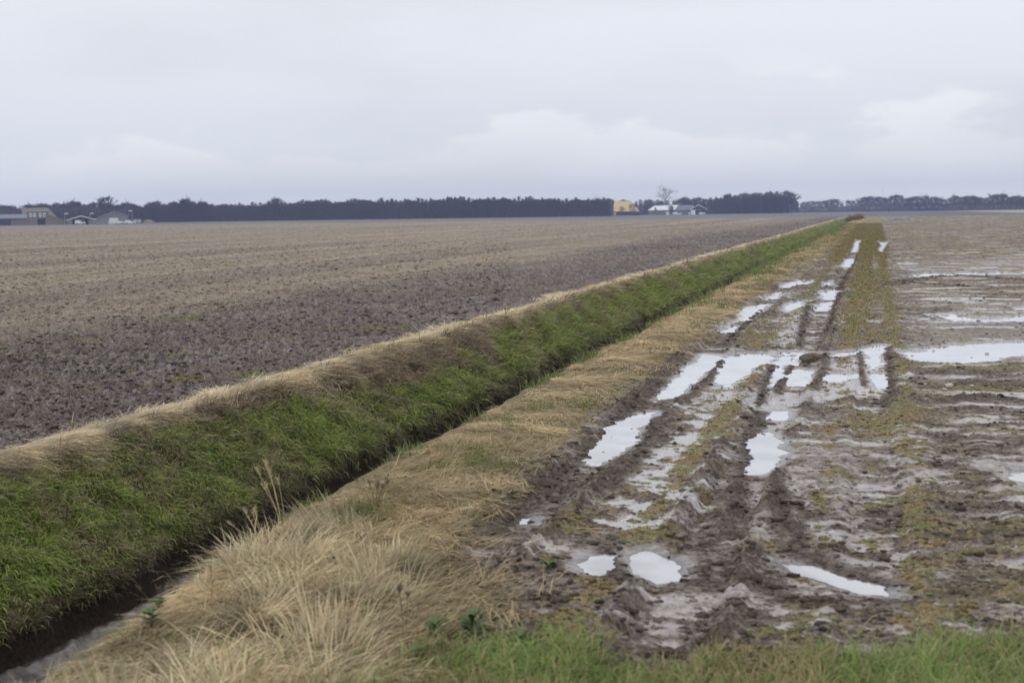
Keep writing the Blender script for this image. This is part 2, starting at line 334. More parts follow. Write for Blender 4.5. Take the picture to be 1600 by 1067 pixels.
    mfill = mfill*ss(sd, .05, .2)*(1-rid*.9)*(1-np.exp(-((X+2.95)/.32)**2)*(1-ss(Y, 60, 90)))*(1-np.exp(-((X+1.22)/.26)**2)*(1-ss(Y, 100, 160)))
    mfill = np.where(mr, mfill, 0)
    mc = np.array([.25, .19, .095])[None]*(1-ss(hv2, .42, .58)[:, None])+np.array([.19, .18, .08])[None]*ss(hv2, .42, .58)[:, None]
    col = col*(1-.8*mfill[:, None])+mc*.8*mfill[:, None]
    wet *= 1-.85*mfill
    rim = ss(sd, -.02, .01)*(1-ss(sd, .03, .13)); col = col*(1-.38*rim[:, None])
    # straw strip beside the ditch
    st = ss(X-lipR, -.30, -.05)*(1-ss(X-1.1*(1-ss(Y, 8.5, 13))+(f1-.5)*1.6+wob(Y, .25, .3, 240), -4.2, -3.3))*(Y > -5)
    st = np.maximum(st, .7*ss(Y, 45, 90)*(X > -4.9)*(1-ss(X+(f1-.5)*1.5, -3.4, -2.6)))
    sl = np.exp(-((X-(lipL-.18))/.30)**2)
    sl = ss(sl+(f1-.5)*.5, .35, .6)
    col = mixm(col, (.20, .165, .085), st*.75); wet *= 1-st*.9
    col = mixm(col, (.30, .24, .16), sl*.9); wet *= 1-sl
    # banks
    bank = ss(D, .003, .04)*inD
    bc = mixm(np.tile(np.array([.17, .15, .085]), (n, 1)), (.040, .029, .022), ss(-z, .86, .98))  # dark bare earth low on the bank, shadow below the grass painted in
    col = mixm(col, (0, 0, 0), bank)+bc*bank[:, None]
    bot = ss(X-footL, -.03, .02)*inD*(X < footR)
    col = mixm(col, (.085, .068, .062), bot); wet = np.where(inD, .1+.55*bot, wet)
    # ridges of dark clods
    col = mixm(col, (.095, .075, .063), rid*.95*(.6+.4*ss(fb+(fh-.5)*.6, .30, .52))*(.6+.6*f2)); wet *= 1-.75*rid
    # verge soil
    col = mixm(col, (.09, .085, .04), vg*.8); wet *= 1-vg*.8
    # farmland past the end of the track
    far = ss(Y+wob(X, .01, 6, 250)*1.0, FAR_Y-4, FAR_Y+4)
    fc = np.tile(np.array([.155, .165, .150]), (n, 1))
    g1 = ss(np.arctan2(X, Y), -.27, -.20)[:, None]
    fc = fc*(1-g1)+np.array([.16, .16, .165])*g1
    fc = np.where((X > 60)[:, None], np.array([.42, .36, .25]), fc)
    fc = mixm(fc, (.14, .13, .10), ss(fbm(X*.02, Y*.05, 3, 251), .5, .6)*.4)
    col = mixm(col, (0, 0, 0), far)+fc*far[:, None]; wet *= 1-far*.85
    eg = np.exp(-((Y-FAR_Y+10)/7)**2)*(X < -12)*ss(hv3, .3, .6); col = mixm(col, (.13, .135, .05), eg*.8)
    col *= ((.86+.28*hv)*(1+.16*(X < -9.3)+.24*mr*(1-far)))[:, None]
    return z, sd, col, np.clip(wet, 0, 1), mfill, st, sl, vg, D, lipL, lipR, footL, rid
# ------------------------------------------------------------------ materials
def mat(name):
    m = bpy.data.materials.new(name); m.use_nodes = True
    t = m.node_tree; b = t.nodes['Principled BSDF']; return m, t, b
def ground_mat():
    m, t, b = mat("wet_soil")
    a = N(t, 'ShaderNodeAttribute', attribute_name='col'); wv = N(t, 'ShaderNodeAttribute', attribute_name='wet')
    geo = N(t, 'ShaderNodeNewGeometry')
    n = N(t, 'ShaderNodeTexNoise', Scale=22.0, Detail=6.0, Roughness=.65); t.links.new(geo.outputs['Position'], n.inputs['Vector'])
    v = mrange(t, n.outputs['Fac'], .32, .68, .55, 1.45, False)
    vm = N(t, 'ShaderNodeCombineXYZ'); [t.links.new(v, vm.inputs[i]) for i in range(3)]
    t.links.new(mixc(t, 1.0, a.outputs['Color'], vm.outputs[0], 'MULTIPLY'), b.inputs['Base Color'])
    n2 = N(t, 'ShaderNodeTexNoise', Scale=5.0, Detail=5.0, Roughness=.6); t.links.new(geo.outputs['Position'], n2.inputs['Vector'])
    wm = mth(t, 'ADD', wv.outputs['Fac'], mth(t, 'MULTIPLY', mth(t, 'SUBTRACT', n2.outputs['Fac'], .5), .9))
    t.links.new(mrange(t, wm, .30, .85, .9, .13), b.inputs['Roughness'])
    t.links.new(mrange(t, wm, .2, .8, .12, 1.0), b.inputs['Specular IOR Level'])
    bp = N(t, 'ShaderNodeBump', Distance=.05); t.links.new(n.outputs['Fac'], bp.inputs['Height'])
    t.links.new(mrange(t, wm, .3, .9, 1.0, .07), bp.inputs['Strength']); t.links.new(bp.outputs[0], b.inputs['Normal'])
    return m
def plain(name, c, rough=.8, spec=.3, var=.12, scale=3.0, bump=0.0, metal=0):
    m, t, b = mat(name)
    geo = N(t, 'ShaderNodeNewGeometry')
    n = N(t, 'ShaderNodeTexNoise', Scale=scale, Detail=4.0); t.links.new(geo.outputs['Position'], n.inputs['Vector'])
    t.links.new(mixc(t, n.outputs['Fac'], tuple(x*(1-2*var) for x in c), tuple(min(1, x*(1+2*var)) for x in c)), b.inputs['Base Color'])
    b.inputs['Roughness'].default_value = rough; b.inputs['Specular IOR Level'].default_value = spec; b.inputs['Metallic'].default_value = metal
    if bump:
        bp = N(t, 'ShaderNodeBump', Distance=bump); t.links.new(n.outputs['Fac'], bp.inputs['Height']); t.links.new(bp.outputs[0], b.inputs['Normal'])
    return m
def water_mat(name, c, ior, rough, coat):
    m, t, b = mat(name)
    b.inputs['Base Color'].default_value = (*c, 1); b.inputs['Roughness'].default_value = rough; b.inputs['IOR'].default_value = ior
    b.inputs['Coat Weight'].default_value = coat; b.inputs['Coat Roughness'].default_value = rough
    geo = N(t, 'ShaderNodeNewGeometry')
    ns = N(t, 'ShaderNodeTexNoise', Scale=1.6, Detail=4.0); t.links.new(geo.outputs['Position'], ns.inputs['Vector'])
    t.links.new(mixc(t, mrange(t, ns.outputs['Fac'], .4, .62, 0, 1), c, tuple(q*.62 for q in c)), b.inputs['Base Color'])
    n = N(t, 'ShaderNodeTexNoise', Scale=7.0, Detail=2.0); t.links.new(geo.outputs['Position'], n.inputs['Vector'])
    bp = N(t, 'ShaderNodeBump', Strength=.06, Distance=.01); t.links.new(n.outputs['Fac'], bp.inputs['Height']); t.links.new(bp.outputs[0], b.inputs['Normal'])
    return m
def leaf_mat(name, trans=.3, rough=.6):
    m, t, b = mat(name)
    a = N(t, 'ShaderNodeAttribute', attribute_name='col')
    t.links.new(a.outputs['Color'], b.inputs['Base Color']); b.inputs['Roughness'].default_value = rough; b.inputs['Specular IOR Level'].default_value = .2
    tr = N(t, 'ShaderNodeBsdfTranslucent'); t.links.new(a.outputs['Color'], tr.inputs[0])
    mx = N(t, 'ShaderNodeMixShader'); mx.inputs[0].default_value = trans
    t.links.new(b.outputs[0], mx.inputs[1]); t.links.new(tr.outputs[0], mx.inputs[2])
    t.links.new(mx.outputs[0], t.nodes['Material Output'].inputs['Surface']); return m
M_SOIL = ground_mat()
M_PUD = water_mat("silty_water", (.45, .445, .455), 1.9, .04, .8)
M_DITCH = water_mat("ditch_water", (.05, .045, .035), 1.33, .06, 0)
M_GRASS = leaf_mat("grass_blades", .4); M_STRAW = leaf_mat("dry_straw", .25, .7); M_WEED = leaf_mat("dry_stems", .1, .8)
# ------------------------------------------------------------------ mesh helpers
def mesh_np(name, V, F4=None, F3=None, mat=None, col=None, fl=None, smooth=True):
    me = bpy.data.meshes.new(name); V = np.asarray(V, np.float32)
    F4 = np.zeros((0, 4), np.int32) if F4 is None else np.asarray(F4, np.int32)
    F3 = np.zeros((0, 3), np.int32) if F3 is None else np.asarray(F3, np.int32)
    me.vertices.add(len(V)); me.vertices.foreach_set('co', V.ravel())
    li = np.concatenate([F4.ravel(), F3.ravel()]); me.loops.add(len(li)); me.loops.foreach_set('vertex_index', li)
    st = np.concatenate([np.arange(len(F4))*4, len(F4)*4+np.arange(len(F3))*3]).astype(np.int32)
    me.polygons.add(len(st)); me.polygons.foreach_set('loop_start', st)
    if smooth: me.polygons.foreach_set('use_smooth', np.ones(len(st), bool))
    me.update(calc_edges=True)
    if col is not None:
        c = np.ones((len(V), 4), np.float32); c[:, :3] = col
        at_ = me.attributes.new('col', 'FLOAT_COLOR', 'POINT'); at_.data.foreach_set('color', c.ravel())
    for k, v in (fl or {}).items():
        at_ = me.attributes.new(k, 'FLOAT', 'POINT'); at_.data.foreach_set('value', np.asarray(v, np.float32))
    if mat: me.materials.append(mat)
    return me
def link(name, me, loc=(0, 0, 0), rz=0, parent=None, **props):
    o = bpy.data.objects.new(name, me); C.objects.link(o); o.location = loc; o.rotation_euler = (0, 0, rz)
    if parent: o.parent = parent
    for k, v in props.items(): o[k] = v
    return o
# ------------------------------------------------------------------ the ground, one polar sheet split where its surfaces change
dense = np.arange(-25.0, 25.001, .05)
ang = np.concatenate([np.arange(-180, -60, 8.0), np.arange(-60, -25, 1.0), dense, np.arange(26, 60, 1.0), np.arange(60, 180, 8.0)])
ang = AZ0+np.radians(ang)
rr = [.6, 1.2, 2, 3, 4, 4.8, 5.4]; r_ = 5.6
while r_ < 1660:
    rr.append(r_); r_ += min(r_*r_/5200.0, r_*.016) if r_ < 700 else r_*.06
rr = np.array(rr); NA, NR = len(ang), len(rr)
AA, RR = np.meshgrid(ang, rr)
GX = (RR*np.sin(AA)).ravel(); GY = (RR*np.cos(AA)).ravel()
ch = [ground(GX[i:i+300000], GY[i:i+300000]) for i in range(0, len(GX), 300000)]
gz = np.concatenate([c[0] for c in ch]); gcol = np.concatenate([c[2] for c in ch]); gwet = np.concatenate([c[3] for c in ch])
gvg = np.concatenate([c[7] for c in ch])
idx = np.arange(NA*NR).reshape(NR, NA)
A_ = idx[:-1]; B_ = idx[1:]
F = np.stack([A_, np.roll(A_, -1, 1), np.roll(B_, -1, 1), B_], -1).reshape(-1, 4)[:, ::-1]
fx = GX[F].mean(1); fy = GY[F].mean(1); fv = gvg[F].mean(1)
reg = np.where(fy > FAR_Y, 5, np.where(fx < -9.35, 0, np.where(fx < -4.95, 1, np.where(fx < 1.0, 2, 3))))
reg = np.where(fv > .5, 4, reg)
names = ["field", "ditch_bank", "track", "muddy_field", "grass_verge", "farmland"]
GV = np.stack([GX, GY, gz], 1)
for k, nm in enumerate(names):
    f = F[reg == k]
    if not len(f): continue
    u, inv = np.unique(f, return_inverse=True)
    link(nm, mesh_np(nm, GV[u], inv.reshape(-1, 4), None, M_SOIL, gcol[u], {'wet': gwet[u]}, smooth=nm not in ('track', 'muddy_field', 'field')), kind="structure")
# close the small hole under the tripod
cz = np.concatenate([[[0, 0, gz[:NA].mean()]], GV[:NA]]); i0 = np.arange(NA)+1
link("ground", mesh_np("ground", cz, None, np.stack([np.zeros(NA, int), np.roll(i0, -1), i0], 1), M_SOIL, np.tile([.1, .09, .05], (NA+1, 1)), {'wet': np.zeros(NA+1)}), kind="structure")
# ------------------------------------------------------------------ water
for i, (poly, (pp, lab)) in enumerate(zip(PW, PUD)):
    lo = poly.min(0)-.35; hi = poly.max(0)+.35; nx = int(min(60, max(12, (hi[0]-lo[0])/.08))); ny = int(min(90, max(12, (hi[1]-lo[1])/.08)))
    gx = np.linspace(lo[0], hi[0], nx+1); gy = np.linspace(lo[1], hi[1], ny+1)
    cx, cy = np.meshgrid((gx[1:]+gx[:-1])/2, (gy[1:]+gy[:-1])/2)
    ok = sdpoly(np.stack([cx.ravel(), cy.ravel()], 1), poly) < .24
    vx, vy = np.meshgrid(gx, gy); V = np.stack([vx.ravel(), vy.ravel(), np.full(vx.size, LV+.0003*(i % 4))], 1)
    ii = np.arange(nx*ny)[ok]; r0 = ii//nx; c0 = ii % nx; b = r0*(nx+1)+c0
    f = np.stack([b, b+1, b+nx+2, b+nx+1], 1); u, inv = np.unique(f, return_inverse=True)
    link("puddle", mesh_np("puddle", V[u], inv.reshape(-1, 4), None, M_PUD), kind="structure", label=lab)
link("ditch_water", mesh_np("ditch_water", [(-7.9, -3, -1.305), (-6.3, -3, -1.305), (-6.3, 500, -1.305), (-7.9, 500, -1.305)], [(0, 1, 2, 3)], None, M_DITCH), kind="structure")
# ------------------------------------------------------------------ blades and strands
def blades(name, P, D, L, tilt, droop, W, col, matl, segs=2, props=None, parent=None, wangle=None):
    """ribbons: root P, horizontal heading D (n,2), length L, tilt from upright (rad), droop 0..1, width W"""
    n = len(P)
    if n == 0: return None
    D = D/np.maximum(np.linalg.norm(D, axis=1, keepdims=True), 1e-6)
    wa = rng.uniform(0, math.pi, n) if wangle is None else wangle
    S = np.stack([np.cos(wa), np.sin(wa)], 1)*.5+np.stack([-D[:, 1], D[:, 0]], 1)*.7
    S /= np.maximum(np.linalg.norm(S, axis=1, keepdims=True), 1e-6)
    V = []; cc = []
    for j in range(segs+1):
        t = j/segs; a = tilt+droop*t*1.3
        # integrate the bend
        hx = np.zeros(n); hz = np.zeros(n); K = 4
        for q in range(K):
            tq = t*(q+.5)/K; aq = tilt+droop*tq*1.6; hx += np.sin(aq)*t/K; hz += np.cos(aq)*t/K
        c = P+np.stack([D[:, 0]*hx*L, D[:, 1]*hx*L, hz*L], 1)
        sh = (.75+.35*t)  # shading painted into the blade colour, darker at the root
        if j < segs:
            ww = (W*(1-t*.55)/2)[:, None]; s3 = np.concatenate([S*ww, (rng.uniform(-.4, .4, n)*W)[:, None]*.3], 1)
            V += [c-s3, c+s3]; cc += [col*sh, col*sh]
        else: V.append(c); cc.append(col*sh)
    nv = 2*segs+1
    V = np.stack(V, 1).reshape(-1, 3); cc = np.stack(cc, 1).reshape(-1, 3)
    b = np.arange(n)[:, None]*nv
    F4 = np.concatenate([b+np.array([[2*j, 2*j+1, 2*j+3, 2*j+2]]) for j in range(segs-1)], 0) if segs > 1 else None
    F3 = b+np.array([[2*segs-2, 2*segs-1, 2*segs]])
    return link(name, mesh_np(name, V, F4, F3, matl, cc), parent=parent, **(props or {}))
def cone(P, mar=3.0):
    a = np.arctan2(P[:, 0], P[:, 1])-AZ0; return (np.abs(a) < R(20.5+mar)) & (np.hypot(P[:, 0], P[:, 1]) > 5.2)
def ysample(n, y0, y1, p):                          # density falling as Y**-p
    u = rng.random(n)
    if abs(p-1) < 1e-3: return y0*(y1/y0)**u
    return (y0**(1-p)+u*(y1**(1-p)-y0**(1-p)))**(1/(1-p))
def vary(c, n, a=.2, hue=.08):
    c = np.array(c)*np.ones((n, 3)); c *= (1+rng.uniform(-a, a, n))[:, None]; c *= 1+rng.uniform(-hue, hue, (n, 3)); return np.clip(c, .01, .9)
def stuff(**k): d = dict(kind="stuff"); d.update(k); return d
WS = lambda P, r0: np.maximum(1, np.hypot(P[:, 0], P[:, 1])/r0)   # farther blades stand for several: wider
# green grass on the far bank, combed down the slope
nt_ = 17000
Yt = ysample(nt_, 5, 420, 1.22); Xt = -8.82+wob(Yt, .35, .22, 5)-.05+rng.random(nt_)*2.1
Pt = np.stack([Xt, Yt], 1); Pt = Pt[cone(Pt)]; nt_ = len(Pt)
per = 30; P = np.repeat(Pt, per, 0); n = len(P); st_ = np.repeat(WS(Pt, 16), per)
off = rng.normal(0, .045, (n, 2))*(st_**.8)[:, None]; P = P+off
ttone = np.repeat(rng.random(nt_), per); tlen = np.repeat(rng.uniform(.6, 1.6, nt_), per); thd = np.repeat(rng.normal(-.45, .45, nt_), per)
g = ground(P[:, 0], P[:, 1]); z, D_, lipL, footL = g[0], g[8], g[9], g[11]
t_ = (P[:, 0]-lipL)/(footL-lipL)
cl = fbm(P[:, 0]*1.1+P[:, 1]*.3, P[:, 1]*1.1, 4, 300); cl2 = fbm(P[:, 0]*3.5, P[:, 1]*3.5, 3, 301)
top = .03+.40*np.exp(-((P[:, 1]-24.5)/5.0)**2)+.10*ss(fbm(P[:, 1]*.5, P[:, 1]*0, 3, 302), .45, .65)+.25*ss(fbm(P[:, 1]*.9, P[:, 0]*.9, 3, 303), .56, .68)
keep = (t_ > -.02) & (t_ < 1.0) & (z > -1.02) & (rng.random(n) < np.clip(.15+1.9*(cl2*.5+cl*.5), 0, 1)*(1-.8*ss(fbm(P[:, 0]*1.8, P[:, 1]*1.5, 4, 304), .565, .64)))
P, z, t_, cl, cl2, top, off, st_, ttone, tlen, thd = [q[keep] for q in (P, z, t_, cl, cl2, top, off, st_, ttone, tlen, thd)]
n = len(P)
isdry = (t_ < top*(.5+1.0*cl)) | (rng.random(n) < .07+.40*((ttone > .85) | (cl < .42))) | ((t_ > .88) & (rng.random(n) < .7))
colr = vary((.32, .40, .11), n, .22, .08); colr *= (.25+.85*ttone**1.2+.55*cl2)[:, None]
k = (ttone > .45) & (ttone < .6); colr[k] *= np.array([1.18, 1.05, 1.1])
dk = vary((.40, .32, .22), n, .3, .06)*(.5+.8*ttone)[:, None]
dk[t_ > .85] = vary((.15, .12, .075), int((t_ > .85).sum()), .3, .08)
colr = np.where(isdry[:, None], dk, colr)
Ln = rng.uniform(.08, .22, n)*tlen*np.minimum(st_, 1.9)
hd = np.stack([np.full(n, .9), thd], 1)+off/np.maximum(st_, 1)[:, None]*9+rng.normal(0, .12, (n, 2))
blades("bank_grass", np.c_[P, z-.01], hd, Ln, rng.uniform(.15, .8, n), rng.uniform(.5, 1.5, n), .0115*st_**.88*rng.uniform(.7, 1.4, n), colr, M_GRASS, 3,
       stuff(label="lush green grass combed down the far bank of the ditch"))
# straw lying along the far lip
def strawmat(name, X, Y, lens, c, lab, flat=(1.2, 1.65), r0=16, wid=.006, hdx=None, zo=.02, seed=310, twist=2.2, lift=.07, prob=None, hue=.06):
    P = np.stack([X, Y], 1); P = P[cone(P)]
    g = ground(P[:, 0], P[:, 1]); z = g[0]; keep = g[1] > .08
    if prob is not None: keep &= rng.random(len(P)) < prob(P, g)
    P, z = P[keep], z[keep]; n = len(P); s = WS(P, r0)
    th = (fbm(P[:, 0]*.7, P[:, 1]*.7, 3, seed)-.5)*twist*3+rng.normal(0, .5, n)+(hdx or 0)
    hp = fbm(P[:, 0]*1.6, P[:, 1]*2.6, 3, seed+3)
    cc = vary(c, n, .38, hue)*(.35+1.2*hp)[:, None]
    zz = z+zo+lift*np.clip(hp-.35, 0, 1)*2*rng.random(n)
    L = rng.uniform(*lens, n)*np.minimum(s, 1.7)
    ti = rng.uniform(*flat, n)
    return blades(name, np.c_[P, zz], np.stack([np.sin(th), np.cos(th)], 1), L, ti, rng.uniform(0, .35, n), wid*s*rng.uniform(.7, 1.4, n), cc, M_STRAW, 2, stuff(label=lab))
n = 150000; Y = ysample(n, 5, 450, 1.2); lip = -8.82+wob(Y, .35, .22, 5)
X = lip-.20+rng.normal(0, .17, n)+.10*rng.standard_t(3, n).clip(-4, 4)
strawmat("dry_straw", X, Y, (.12, .36), (.72, .60, .41), "pale mown straw matted along the far lip of the ditch", hdx=.9, twist=2.6, flat=(1.25, 1.7))
# mown straw strip on the near side of the ditch
n = 230000; Y = ysample(n, 5, 430, 1.2); X = -4.85+rng.random(n)**1.25*(1.7+ss(Y, 45, 90)*.9)
def pr(P, g):
    return np.clip(g[5]*(3.2*fbm(P[:, 0]*1.4, P[:, 1]*1.9, 4, 320, .6)-np.where(P[:, 1] < 24, 1.12, .85)), 0, 1)
strawmat("dry_straw", X, Y, (.10, .32), (.66, .53, .33), "yellow brown mown straw lying between the ditch and the left wheel rut", hdx=2.4, twist=1.9, prob=pr, lift=.05, flat=(1.3, 1.75))
n = 26000; Y = 6.3+rng.random(n)*9; X = -4.7+rng.random(n)*2.6
strawmat("dry_straw", X, Y, (.12, .38), (.56, .44, .26), "flattened dry grass thinning out into the mud behind the long dry grass", flat=(.9, 1.6), hdx=1.2, twist=2.4, lift=.10,
         prob=lambda P, g: np.clip((g[5]+.15*g[4])*(3.0*fbm(P[:, 0]*1.7, P[:, 1]*1.9, 4, 322, .6)-.85), 0, 1))
# green tufts and fringe on the near lip
n = 60000; Y = ysample(n, 5, 200, 1.3); X = -5.35+rng.random(n)*1.9
P = np.stack([X, Y], 1); P = P[cone(P)]; g = ground(P[:, 0], P[:, 1])
k = (rng.random(len(P)) < ss(fbm(P[:, 0]*1.6, P[:, 1]*1.1, 4, 330)+.14*np.exp(-((P[:, 0]+4.95)/.2)**2)-.06*ss(P[:, 0], -4.7, -4.3), .56, .68)*.85) & (g[0] > -.8)
P, z = P[k], g[0][k]; n = len(P); s = WS(P, 14)
blades("lip_grass", np.c_[P, z], rng.normal(0, 1, (n, 2)), rng.uniform(.08, .2, n)*s**.5, rng.uniform(.1, .7, n), rng.uniform(.2, .9, n), .007*s, vary((.22, .27, .09), n, .3, .12)*(.7+.5*rng.random(n))[:, None], M_GRASS, 2,
       stuff(label="short green grass fringing the near lip of the ditch"))
# moss and stunted grass on the track and the wet field
n = 330000; r = ysample(n, 6, 260, .9); X = -4.9+rng.random(n)*8.5; Y = r
P = np.stack([X, Y], 1); P = P[cone(P)]; g = ground(P[:, 0], P[:, 1])
k = (rng.random(len(P)) < np.clip(g[4]*1.1, 0, 1)) & (g[7] < .4)
P, z = P[k], g[0][k]; n = len(P); s = WS(P, 14); hv = fbm(P[:, 0]*2.4, P[:, 1]*2.4, 3, 340)
gr = ss(hv, .50, .62)[:, None]; hi = ss(hv, .64, .70)[:, None]
cc = vary((.33, .25, .12), n, .3, .1)*(1-gr)+vary((.23, .22, .085), n, .3, .1)*gr; cc = cc*(1-hi)+vary((.17, .25, .075), n, .2, .1)*hi; cc *= rng.uniform(.6, 1.2, (n, 1))
blades("moss", np.c_[P, z-.004], rng.normal(0, 1, (n, 2)), rng.uniform(.025, .07, n)*s**.4, rng.uniform(.2, 1.3, n), rng.uniform(.1, .9, n), .006*s, cc, M_GRASS, 2,
       stuff(label="yellowish moss and stunted grass in patches on the muddy track"))
# stubble litter over the left field and the wet field
n = 170000; r = ysample(n, 9, 330, 1.0); a = AZ0+R(22)*rng.uniform(-1, 1, n); P = np.stack([r*np.sin(a), r*np.cos(a)], 1)
P = P[(P[:, 0] < -9.35) & (P[:, 1] < FAR_Y)]
g = ground(P[:, 0], P[:, 1]); sbm = ss(-P[:, 0]+(fbm(P[:, 0]*.5, P[:, 1]*.5, 4, 202)-.5)*8, 14.5, 22.5)
k = rng.random(len(P)) < (.30+.70*sbm)*(.3+1.0*fbm(P[:, 0]*1.5, P[:, 1]*1.5, 3, 350)); P, z = P[k], g[0][k]; n = len(P); s = WS(P, 18)
blades("stubble", np.c_[P, z+.008], rng.normal(0, 1, (n, 2)), rng.uniform(.05, .16, n)*s**.6, rng.uniform(.9, 1.6, n), rng.uniform(0, .3, n), .0065*s**.85*rng.uniform(.6, 1.5, n), vary((.47, .405, .32), n, .4, .06), M_STRAW, 1,
       stuff(label="broken straw stubble scattered over the ploughed left field"))
n = 9000; r = ysample(n, 8, 120, 1.0); a = AZ0+R(22)*rng.uniform(-1, 1, n); P = np.stack([r*np.sin(a), r*np.cos(a)], 1)
P = P[(P[:, 0] > .6)]; g = ground(P[:, 0], P[:, 1]); k = (g[1] > .05) & (rng.random(len(P)) < .6); P, z = P[k], g[0][k]; n = len(P); s = WS(P, 16)
blades("straw_litter", np.c_[P, z+.01], rng.normal(0, 1, (n, 2)), rng.uniform(.06, .22, n)*s**.5, rng.uniform(1.1, 1.6, n), rng.uniform(0, .4, n), .006*s, vary((.50, .42, .29), n, .3, .06), M_STRAW, 2,
       stuff(label="loose pale straw stalks strewn on the wet muddy field"))
# foreground: long dry grass over the near lip
TUS = GP([(300,1010),(350,950),(400,890),(440,850),(500,850),(570,862),(600,850),(615,880),(630,940),(610,1010),(560,1080),(430,1150),(140,1170),(220,1085)])
cs = []
while len(cs) < 115:
    q = TUS.min(0)+rng.random(2)*(TUS.max(0)-TUS.min(0))
    if sdpoly(q[None], TUS)[0] < .05: cs.append(q)
Pl, Dl, Ll, Tl, Cl, Rl = [], [], [], [], [], []
for q in cs:
    m = int(rng.integers(160, 420)); sp = rng.uniform(.06, .2); th0 = rng.normal(1.1, 1.6)
    off = rng.normal(0, sp, (m, 2))
    Pl.append(q+off*.8); Dl.append(off*1.6+np.array([math.sin(th0), math.cos(th0)])*.55+rng.normal(0, .14, (m, 2)))
    Ll.append(rng.uniform(.14, .42, m)*rng.uniform(.6, 1.4)); Tl.append(np.clip(rng.normal(rng.uniform(.6, 1.25), .28, m), 0, 1.5))
    tone = rng.uniform(.40, 1.12); Cl.append(vary((.80, .66, .43), m, .3, .06)*tone); Rl.append(rng.uniform(.2, 1.3, m))
P = np.concatenate(Pl); g = ground(P[:, 0], P[:, 1], False)
cc = np.concatenate(Cl); k = rng.random(len(P)) < .05; cc[k] = vary((.17, .23, .08), int(k.sum()), .3, .1)
blades("long_dry_grass", np.c_[P, g[0]-.01], np.concatenate(Dl), np.concatenate(Ll), np.concatenate(Tl), np.concatenate(Rl), rng.uniform(.005, .0105, len(P)), cc, M_STRAW, 4,
       stuff(label="long bleached grass flopping over the near lip in the foreground"))
# verge grass along the bottom of the view
n = 150000; r = 5.3+rng.random(n)**.8*5; a = AZ0+R(23)*rng.uniform(-1, 1, n); P = np.stack([r*np.sin(a), r*np.cos(a)], 1)
sv = sdpoly(P, VERGE)+(fbm(P[:, 0]*2.2, P[:, 1]*2.2, 3, 360)-.5)*.9
k = (sv+rng.exponential(.10, n)*rng.choice([-1, 1], n) < .08) & (P[:, 0] > -5.2) & (rng.random(n) < .25+1.1*fbm(P[:, 0]*3, P[:, 1]*3, 3, 361)); P = P[k]; n = len(P)
g = ground(P[:, 0], P[:, 1], False); hv = fbm(P[:, 0]*1.4, P[:, 1]*1.4, 3, 362)
cc = vary((.26, .335, .11), n, .3, .12)*(.75+.5*hv)[:, None]; k = rng.random(n) < .18+.45*ss(hv, .55, .42); cc[k] = vary((.42, .34, .19), int(k.sum()), .3, .08)
blades("verge_grass", np.c_[P, g[0]-.01], rng.normal(0, 1, (n, 2))+np.array([.4, .1]), rng.uniform(.07, .21, n)*(.6+.9*hv), rng.uniform(.1, .8, n), rng.uniform(.2, 1.2, n), rng.uniform(.005, .010, n), cc, M_GRASS, 3,
       stuff(label="soft green roadside grass along the bottom edge of the view"))
# ------------------------------------------------------------------ single plants, stones, the mud clump
def hz(x, y): return float(ground([x], [y], False)[0][0])
def tube(pts, r0, r1, k=5):
    pts = np.array(pts, float); V = []; F = []
    for i, p in enumerate(pts):
        d = pts[min(i+1, len(pts)-1)]-pts[max(i-1, 0)]; d = d/max(np.linalg.norm(d), 1e-9)
        u = np.cross(d, [0.3, .9, .2]); u /= max(np.linalg.norm(u), 1e-9); v = np.cross(d, u); rad = r0+(r1-r0)*i/(len(pts)-1)
        for j in range(k): a = 2*math.pi*j/k; V.append(p+rad*(u*math.cos(a)+v*math.sin(a)))
    for i in range(len(pts)-1):
        for j in range(k): F.append((i*k+j, i*k+(j+1) % k, (i+1)*k+(j+1) % k, (i+1)*k+j))
    return V, F
class MB:
    def __init__(s): s.V = []; s.F = []
    def add(s, V, F):
        b = len(s.V); s.V += [tuple(v) for v in V]; s.F += [tuple(i+b for i in f) for f in F]; return s
    def box(s, x0, x1, y0, y1, z0, z1):
        V = [(x, y, z) for z in (z0, z1) for y in (y0, y1) for x in (x0, x1)]
        return s.add(V, [(0, 2, 3, 1), (4, 5, 7, 6), (0, 1, 5, 4), (2, 6, 7, 3), (0, 4, 6, 2), (1, 3, 7, 5)])
    def prism(s, prof, y0, y1):                     # profile in x,z pushed along y
        n = len(prof); V = [(x, y0, z) for x, z in prof]+[(x, y1, z) for x, z in prof]
        F = [tuple(range(n)), tuple(range(2*n-1, n-1, -1))]+[(i+n, (i+1) % n+n, (i+1) % n, i) for i in range(n)]
        return s.add(V, F)
    def xprism(s, prof, x0, x1):                    # profile in y,z pushed along x
        n = len(prof); V = [(x0, y, z) for y, z in prof]+[(x1, y, z) for y, z in prof]
        F = [tuple(range(n-1, -1, -1)), tuple(range(n, 2*n))]+[(i, (i+1) % n, (i+1) % n+n, i+n) for i in range(n)]
        return s.add(V, F)
    def tube(s, pts, r0, r1, k=5): return s.add(*tube(pts, r0, r1, k))
    def mesh(s, name, m, smooth=False):
        me = bpy.data.meshes.new(name); me.from_pydata(s.V, [], s.F); me.materials.append(m)
        if smooth: me.polygons.foreach_set('use_smooth', [True]*len(me.polygons))
        me.update(); return me
M_STONE = plain("pale_stone", (.46, .42, .34), .8, .3, .15, 30)
M_CLOD = plain("dark_clod", (.125, .100, .088), .85, .3, .2, 25, .01)
M_DSTEM = plain("dead_stem", (.16, .125, .085), .9, .1)
M_BSTEM = plain("bleached_stem", (.50, .40, .25), .8, .2)
